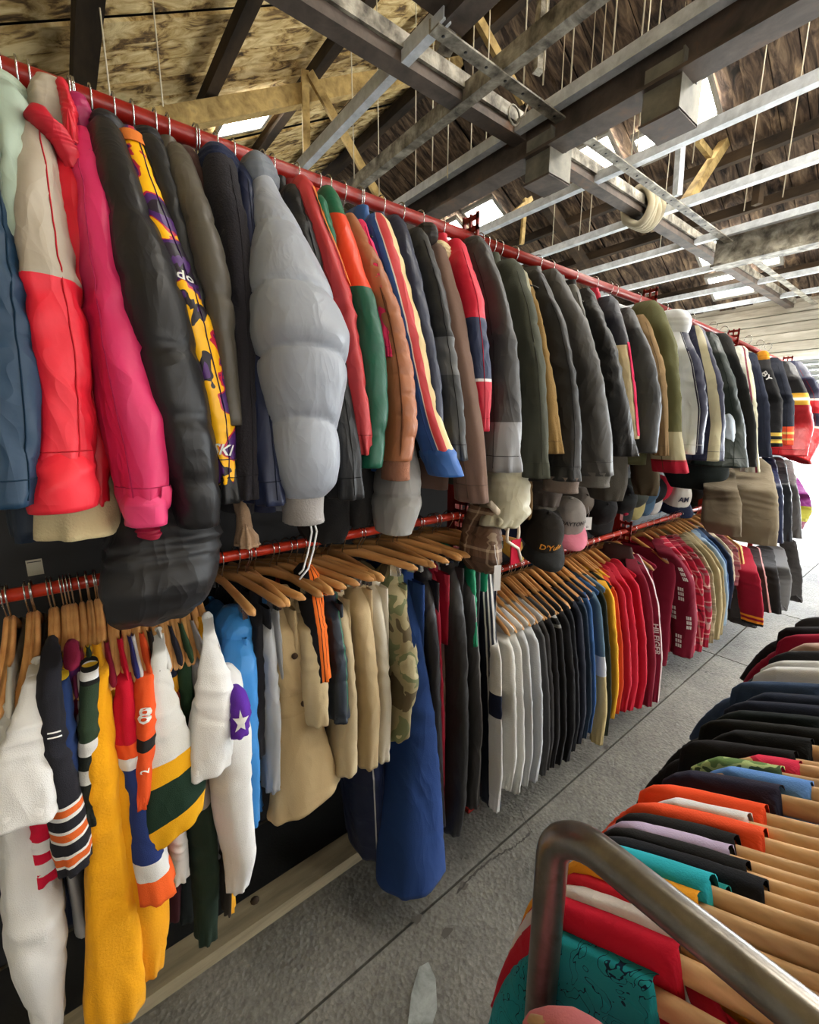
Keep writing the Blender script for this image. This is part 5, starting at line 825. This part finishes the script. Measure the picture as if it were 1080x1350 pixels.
P1 = atY(656, 760, D - .3); t2 = thing('price_tag', 'long white paper price tag hanging from the brown printed bag', 'tag', tuple(P1)); link('paper', boxes('paper', [(-.011, .011, -.0005, .0005, -.045, .035)]), t2, WHITEP); link('string', wire('string', [(0, 0, .033), (-.004, .01, .06), (.0, .03, .09)], .001, 4), t2, WHITEP); t2.rotation_euler = (0, 0, math.radians(-25))
P1 = atY(46, 748, 1.25); t3 = thing('garment_label', 'small white care label in the dark gap above the jerseys', 'tag', tuple(P1)); link('paper', boxes('paper', [(-.014, .014, -.0005, .0005, -.018, .018)]), t3, fab((170, 166, 150))); link('stitch', boxes('stitch', [(-.012, .012, -.0012, -.0005, .012, .014)]), t3, BLACKP)

# ================================================================== FREE-STANDING STEEL RAIL IN FRONT
RY, RZ, AX = -.03, 1.13, .352
STEEL = mottled('worn_steel_tube', [(.32, (104, 99, 92)), (.6, (142, 137, 130)), (.75, (98, 80, 64))], 16, .3, .08); STEEL.node_tree.nodes['Principled BSDF'].inputs['Metallic'].default_value = .9
rk = thing('steel_rack', 'free-standing steel tube clothes rail with a bent end hoop', 'clothes rail', (AX, RY, 0)); O = np.array([AX, RY, 0.])
def hoop(x):
    a = np.linspace(0, math.pi / 2, 9); r = .05; y1, zt = .205, 1.15; L = [(x, y1, .02), (x, y1, .5), (x, y1, zt - r - .12)] + [(x, y1 - r + r * math.cos(t), zt - r + r * math.sin(t)) for t in a] + [(x, .1, zt), (x, 0, zt), (x, -.1, zt)] + [(x, -.265 + r - r * math.sin(t), zt - r + r * math.cos(t)) for t in a] + [(x, -.265, .9), (x, -.265, .02)]
    return wire('hoop', L, .0165, 20, org=O)
link('hoop', hoop(AX), rk, STEEL); link('hoop', hoop(1.95), rk, STEEL); link('rail', wire('rail', [(.24, RY, RZ), (1.0, RY, RZ), (2.0, RY, RZ)], .0135, 14, org=O), rk, STEEL)
for x in (AX, 1.95):
    for yy in (.205, -.265): link('foot', boxes('foot', [(x - AX - .03, x - AX + .03, yy - RY - .02, yy - RY + .02, 0, .022)]), rk, BLACKP)
for yy in (.205, -.265): link('base_bar', wire('base_bar', [(AX, yy, .1), (1.95, yy, .1)], .0125, 12, org=O), rk, STEEL)
def TS(label, X, c, fin='cotton', mat=None, neck=.105, wide=.26, thick=.019, name='t_shirt', sleeve=True, hem=.42, hang=True, dz=0.0, slv=.17):
    seedc[0] += 1; sd = seedc[0]; m = mat or fab(c, fin); zA = lambda y: RZ + dz - .062 - .075 * (min(y, .24) / .24) ** 1.15 + .026
    Wd = np.array([neck, neck + (wide - neck) * .3, neck + (wide - neck) * .6, wide - .03, wide - .012, wide, wide, wide - .005, wide - .01, wide]); Zt = np.array([zA(q) for q in Wd[:4]] + [zA(wide) - .008, zA(wide) - .025, zA(wide) - .08, .8, .6, hem])
    root = thing(name, label, 'T-shirt', (X, RY, hem), 'T-shirts on the steel rail'); n = 46; t = np.linspace(0, 1, n) ** 1.6 * (len(Zt) - 1); z = np.interp(t, range(len(Zt)), Zt); W2 = np.interp(t, range(len(Wd)), Wd)
    th = thick * np.interp(t, [0, 1, 4, 9], [.75, .9, 1, 1.15]); C = np.stack([np.full(n, X), np.full(n, RY), z], -1); s = loft(C, th, W2, np.linspace(0, 1, n), nu=56, seed=sd, wr=.004, p=3.2, dome=False); 
    s.P[..., 0] -= .035 * np.clip(np.abs(s.P[..., 1] - RY) / .24, 0, 1.1) ** 2; s.B[..., 0] -= .035 * np.clip(np.abs(s.B[..., 1] - RY) / .24, 0, 1.1) ** 2; 
    for A_ in (s.P, s.B):                                            # the neckline is cut square across the shoulders
        ya = np.abs(A_[..., 1] - RY); t_ = np.clip((ya / neck - .84) / .14, 0, 1); zc = zA(neck) - .075 - .0004 * np.arange(len(A_))[:, None]; A_[..., 2] = A_[..., 2] * t_ + np.minimum(A_[..., 2], zc) * (1 - t_)
    dress(root, 'body', s, m); s.root = root
    if sleeve:
        k = 26; f = np.linspace(0, 1, k); x0 = X - .032; A = np.stack([x0 + 0 * f, RY + wide - .062 + .06 * np.sin(f * 1.5), zA(wide) - .022 - slv * f ** 1.1], -1)
        dress(root, 'sleeve', loft(A, np.interp(f, [0, .3, 1], [.008, thick * 1.1, thick * 1.5]), np.interp(f, [0, .3, 1], [.03, .05, .065]), f, nu=26, seed=sd + 1, wr=.005), m)
    if hang: hanger('R', X, RY, RZ + dz, sc_=min(1, (wide + .0) / .25), of=label)
    return s
TS('pink T-shirt hanging in front of the steel hoop', .298, (222, 132, 140), wide=.205, neck=.11, thick=.026)
TS('teal T-shirt covered in dark handwritten script', .405, (30, 140, 150), mat=pattern('script'), thick=.018, dz=-.04, neck=.14, slv=.22)
TS('red T-shirt with a long shoulder behind the teal one', .428, (186, 24, 48), slv=.24, wide=.27, neck=.13, dz=-.014)
TS('white and brown printed T-shirt', .444, dz=-.006, c= (214, 210, 208), neck=0.138, mat=ramp('v', ((0, (90, 60, 50)), (.1, (216, 212, 210))), 'cotton')); TS('scarlet T-shirt behind the white and brown one', .457, (196, 34, 50), neck=0.118); TS('golden yellow T-shirt with a thick folded shoulder', .472, dz=.014, c= (228, 158, 44), thick=.02, neck=0.133)
TS('turquoise T-shirt beside the golden yellow one', .491, dz=.022, c= (44, 172, 190), neck=0.128); TS('dark teal T-shirt sliver behind the turquoise one', .508, (20, 120, 118), neck=0.118)
TS('navy-black T-shirt whose neck shows a clear hanger', .535, (26, 28, 34), neck=0.093, thick=.02); TS('black T-shirt nearest the lavender one', .556, (30, 30, 32), neck=0.113); TS('lavender T-shirt peeking between two black ones', .574, (186, 172, 206), neck=0.133); TS('black T-shirt beyond the lavender one', .594, (28, 28, 30), neck=0.133, thick=.02)
TS('coral orange T-shirt beside the white one', .622, (240, 88, 52), neck=0.113); TS('white T-shirt between two orange ones', .644, (222, 222, 226), neck=0.133, wide=.24); TS('bright orange T-shirt with a peach collar', .672, (240, 84, 44), neck=0.123, thick=.018)
TS('dark indigo T-shirt beyond the bright orange one', .722, (40, 40, 58), neck=0.118, thick=.02, wide=.25); TS('cornflower blue T-shirt with a narrow shoulder', .748, (96, 144, 214), neck=0.093, wide=.21); TS('green leafy camouflage T-shirt on the steel rail', .774, (150, 168, 110), mat=pattern('leafcamo'), neck=0.128, wide=.23); TS('raspberry red T-shirt with a knitted collar', .798, (214, 50, 84), neck=0.113, wide=.19)
TS('black T-shirt beyond the camouflage one', .825, (24, 24, 27), neck=0.123, thick=.018); TS('faded black T-shirt in the middle of the rail', .872, (26, 28, 30), neck=0.113, wide=.235); TS('thick black T-shirt with a wide neck', .91, (24, 26, 26), neck=0.093, thick=.018); TS('black-green T-shirt beside the midnight blue one', .955, (24, 32, 34), neck=0.113, wide=.25)
TS('midnight blue T-shirt before the navy one', 1.0, (34, 40, 56), neck=0.083, wide=.25); TS('navy T-shirt under the denim shirt', 1.045, (36, 44, 62), neck=0.073, wide=.235); TS('blue denim shirt with a turned collar', 1.1, (52, 70, 98), neck=0.133, thick=.022, wide=.265, name='denim_shirt')
TS('white vest beyond the denim shirt', 1.19, (206, 210, 212), neck=0.093, wide=.25); TS('pale grey T-shirt beside the white vest', 1.235, (196, 200, 202), neck=0.113, wide=.25); TS('black T-shirt beyond the pale grey one', 1.3, (36, 36, 40), neck=0.103, wide=.25); TS('dusty pink T-shirt next to the maroon one', 1.36, (190, 164, 156), neck=0.103, wide=.235); TS('maroon T-shirt near the far end of the steel rail', 1.43, (140, 24, 52), neck=0.103, thick=.02); TS('black sweatshirt last on the steel rail', 1.5, (32, 30, 34), neck=0.103, thick=.022, wide=.275)
TS('charcoal T-shirt at the far hoop', 1.6, (60, 60, 64), neck=0.113); 

# ================================================================== OUTSIDE THE ROLLER DOOR
vn = thing('van', 'pale blue-white van parked outside the roller door', 'van', (22, 3.2, 0)); VW = simple('van_paint', (214, 222, 228), .3); VG = simple('van_glass', (90, 120, 140), .1)
prof = [(-2.2, .35), (2.2, .35), (2.25, 1.0), (1.7, 1.15), (1.1, 1.85), (-2.0, 1.9), (-2.25, 1.0)]
V = [(y_ * .9 if False else sx_, y_, z_) for sx_ in (-.85, .85) for y_, z_ in prof]; nP = len(prof); link('body', rawmesh('body', V, [list(range(nP))[::-1], list(range(nP, 2 * nP))] + [[i, (i + 1) % nP, nP + (i + 1) % nP, nP + i] for i in range(nP)], False), vn, VW)
for a, b in ((-1.8, -.7), (-.6, .3), (.4, 1.2)): link('side_window', boxes('side_window', [(-.862, -.85, a, b, 1.2, 1.7)]), vn, VG)
for yy in (-1.4, 1.4): link('wheel', wire('wheel', [(-.88, yy, .34), (-.66, yy, .34)], .33, 20), vn, BLACKP)
for q in ((1063, 14.0, 2.6), (1072, 17.0, 3.0)):
    p_ = atX(q[0], 560, q[1]); o = link('post', wire('post', [(0, 0, 0), (0, 0, 1.2), (0, 0, q[2])], .03), None, OLDSTEEL); o.location = (float(p_[0]), float(p_[1]), 0); tag(o, 'thin grey steel post standing outside the roller door', 'post', 'posts outside')
bw = thing('yard_wall', 'sunlit pale brick yard wall far outside the roller door', 'wall', (34, 5, 0)); link('wall', boxes('wall', [(0, .3, -25, 20, 0, 1.6)]), bw, CONC2); link('coping', boxes('coping', [(-.05, .35, -25, 20, 1.6, 1.7)]), bw, PLASTER)
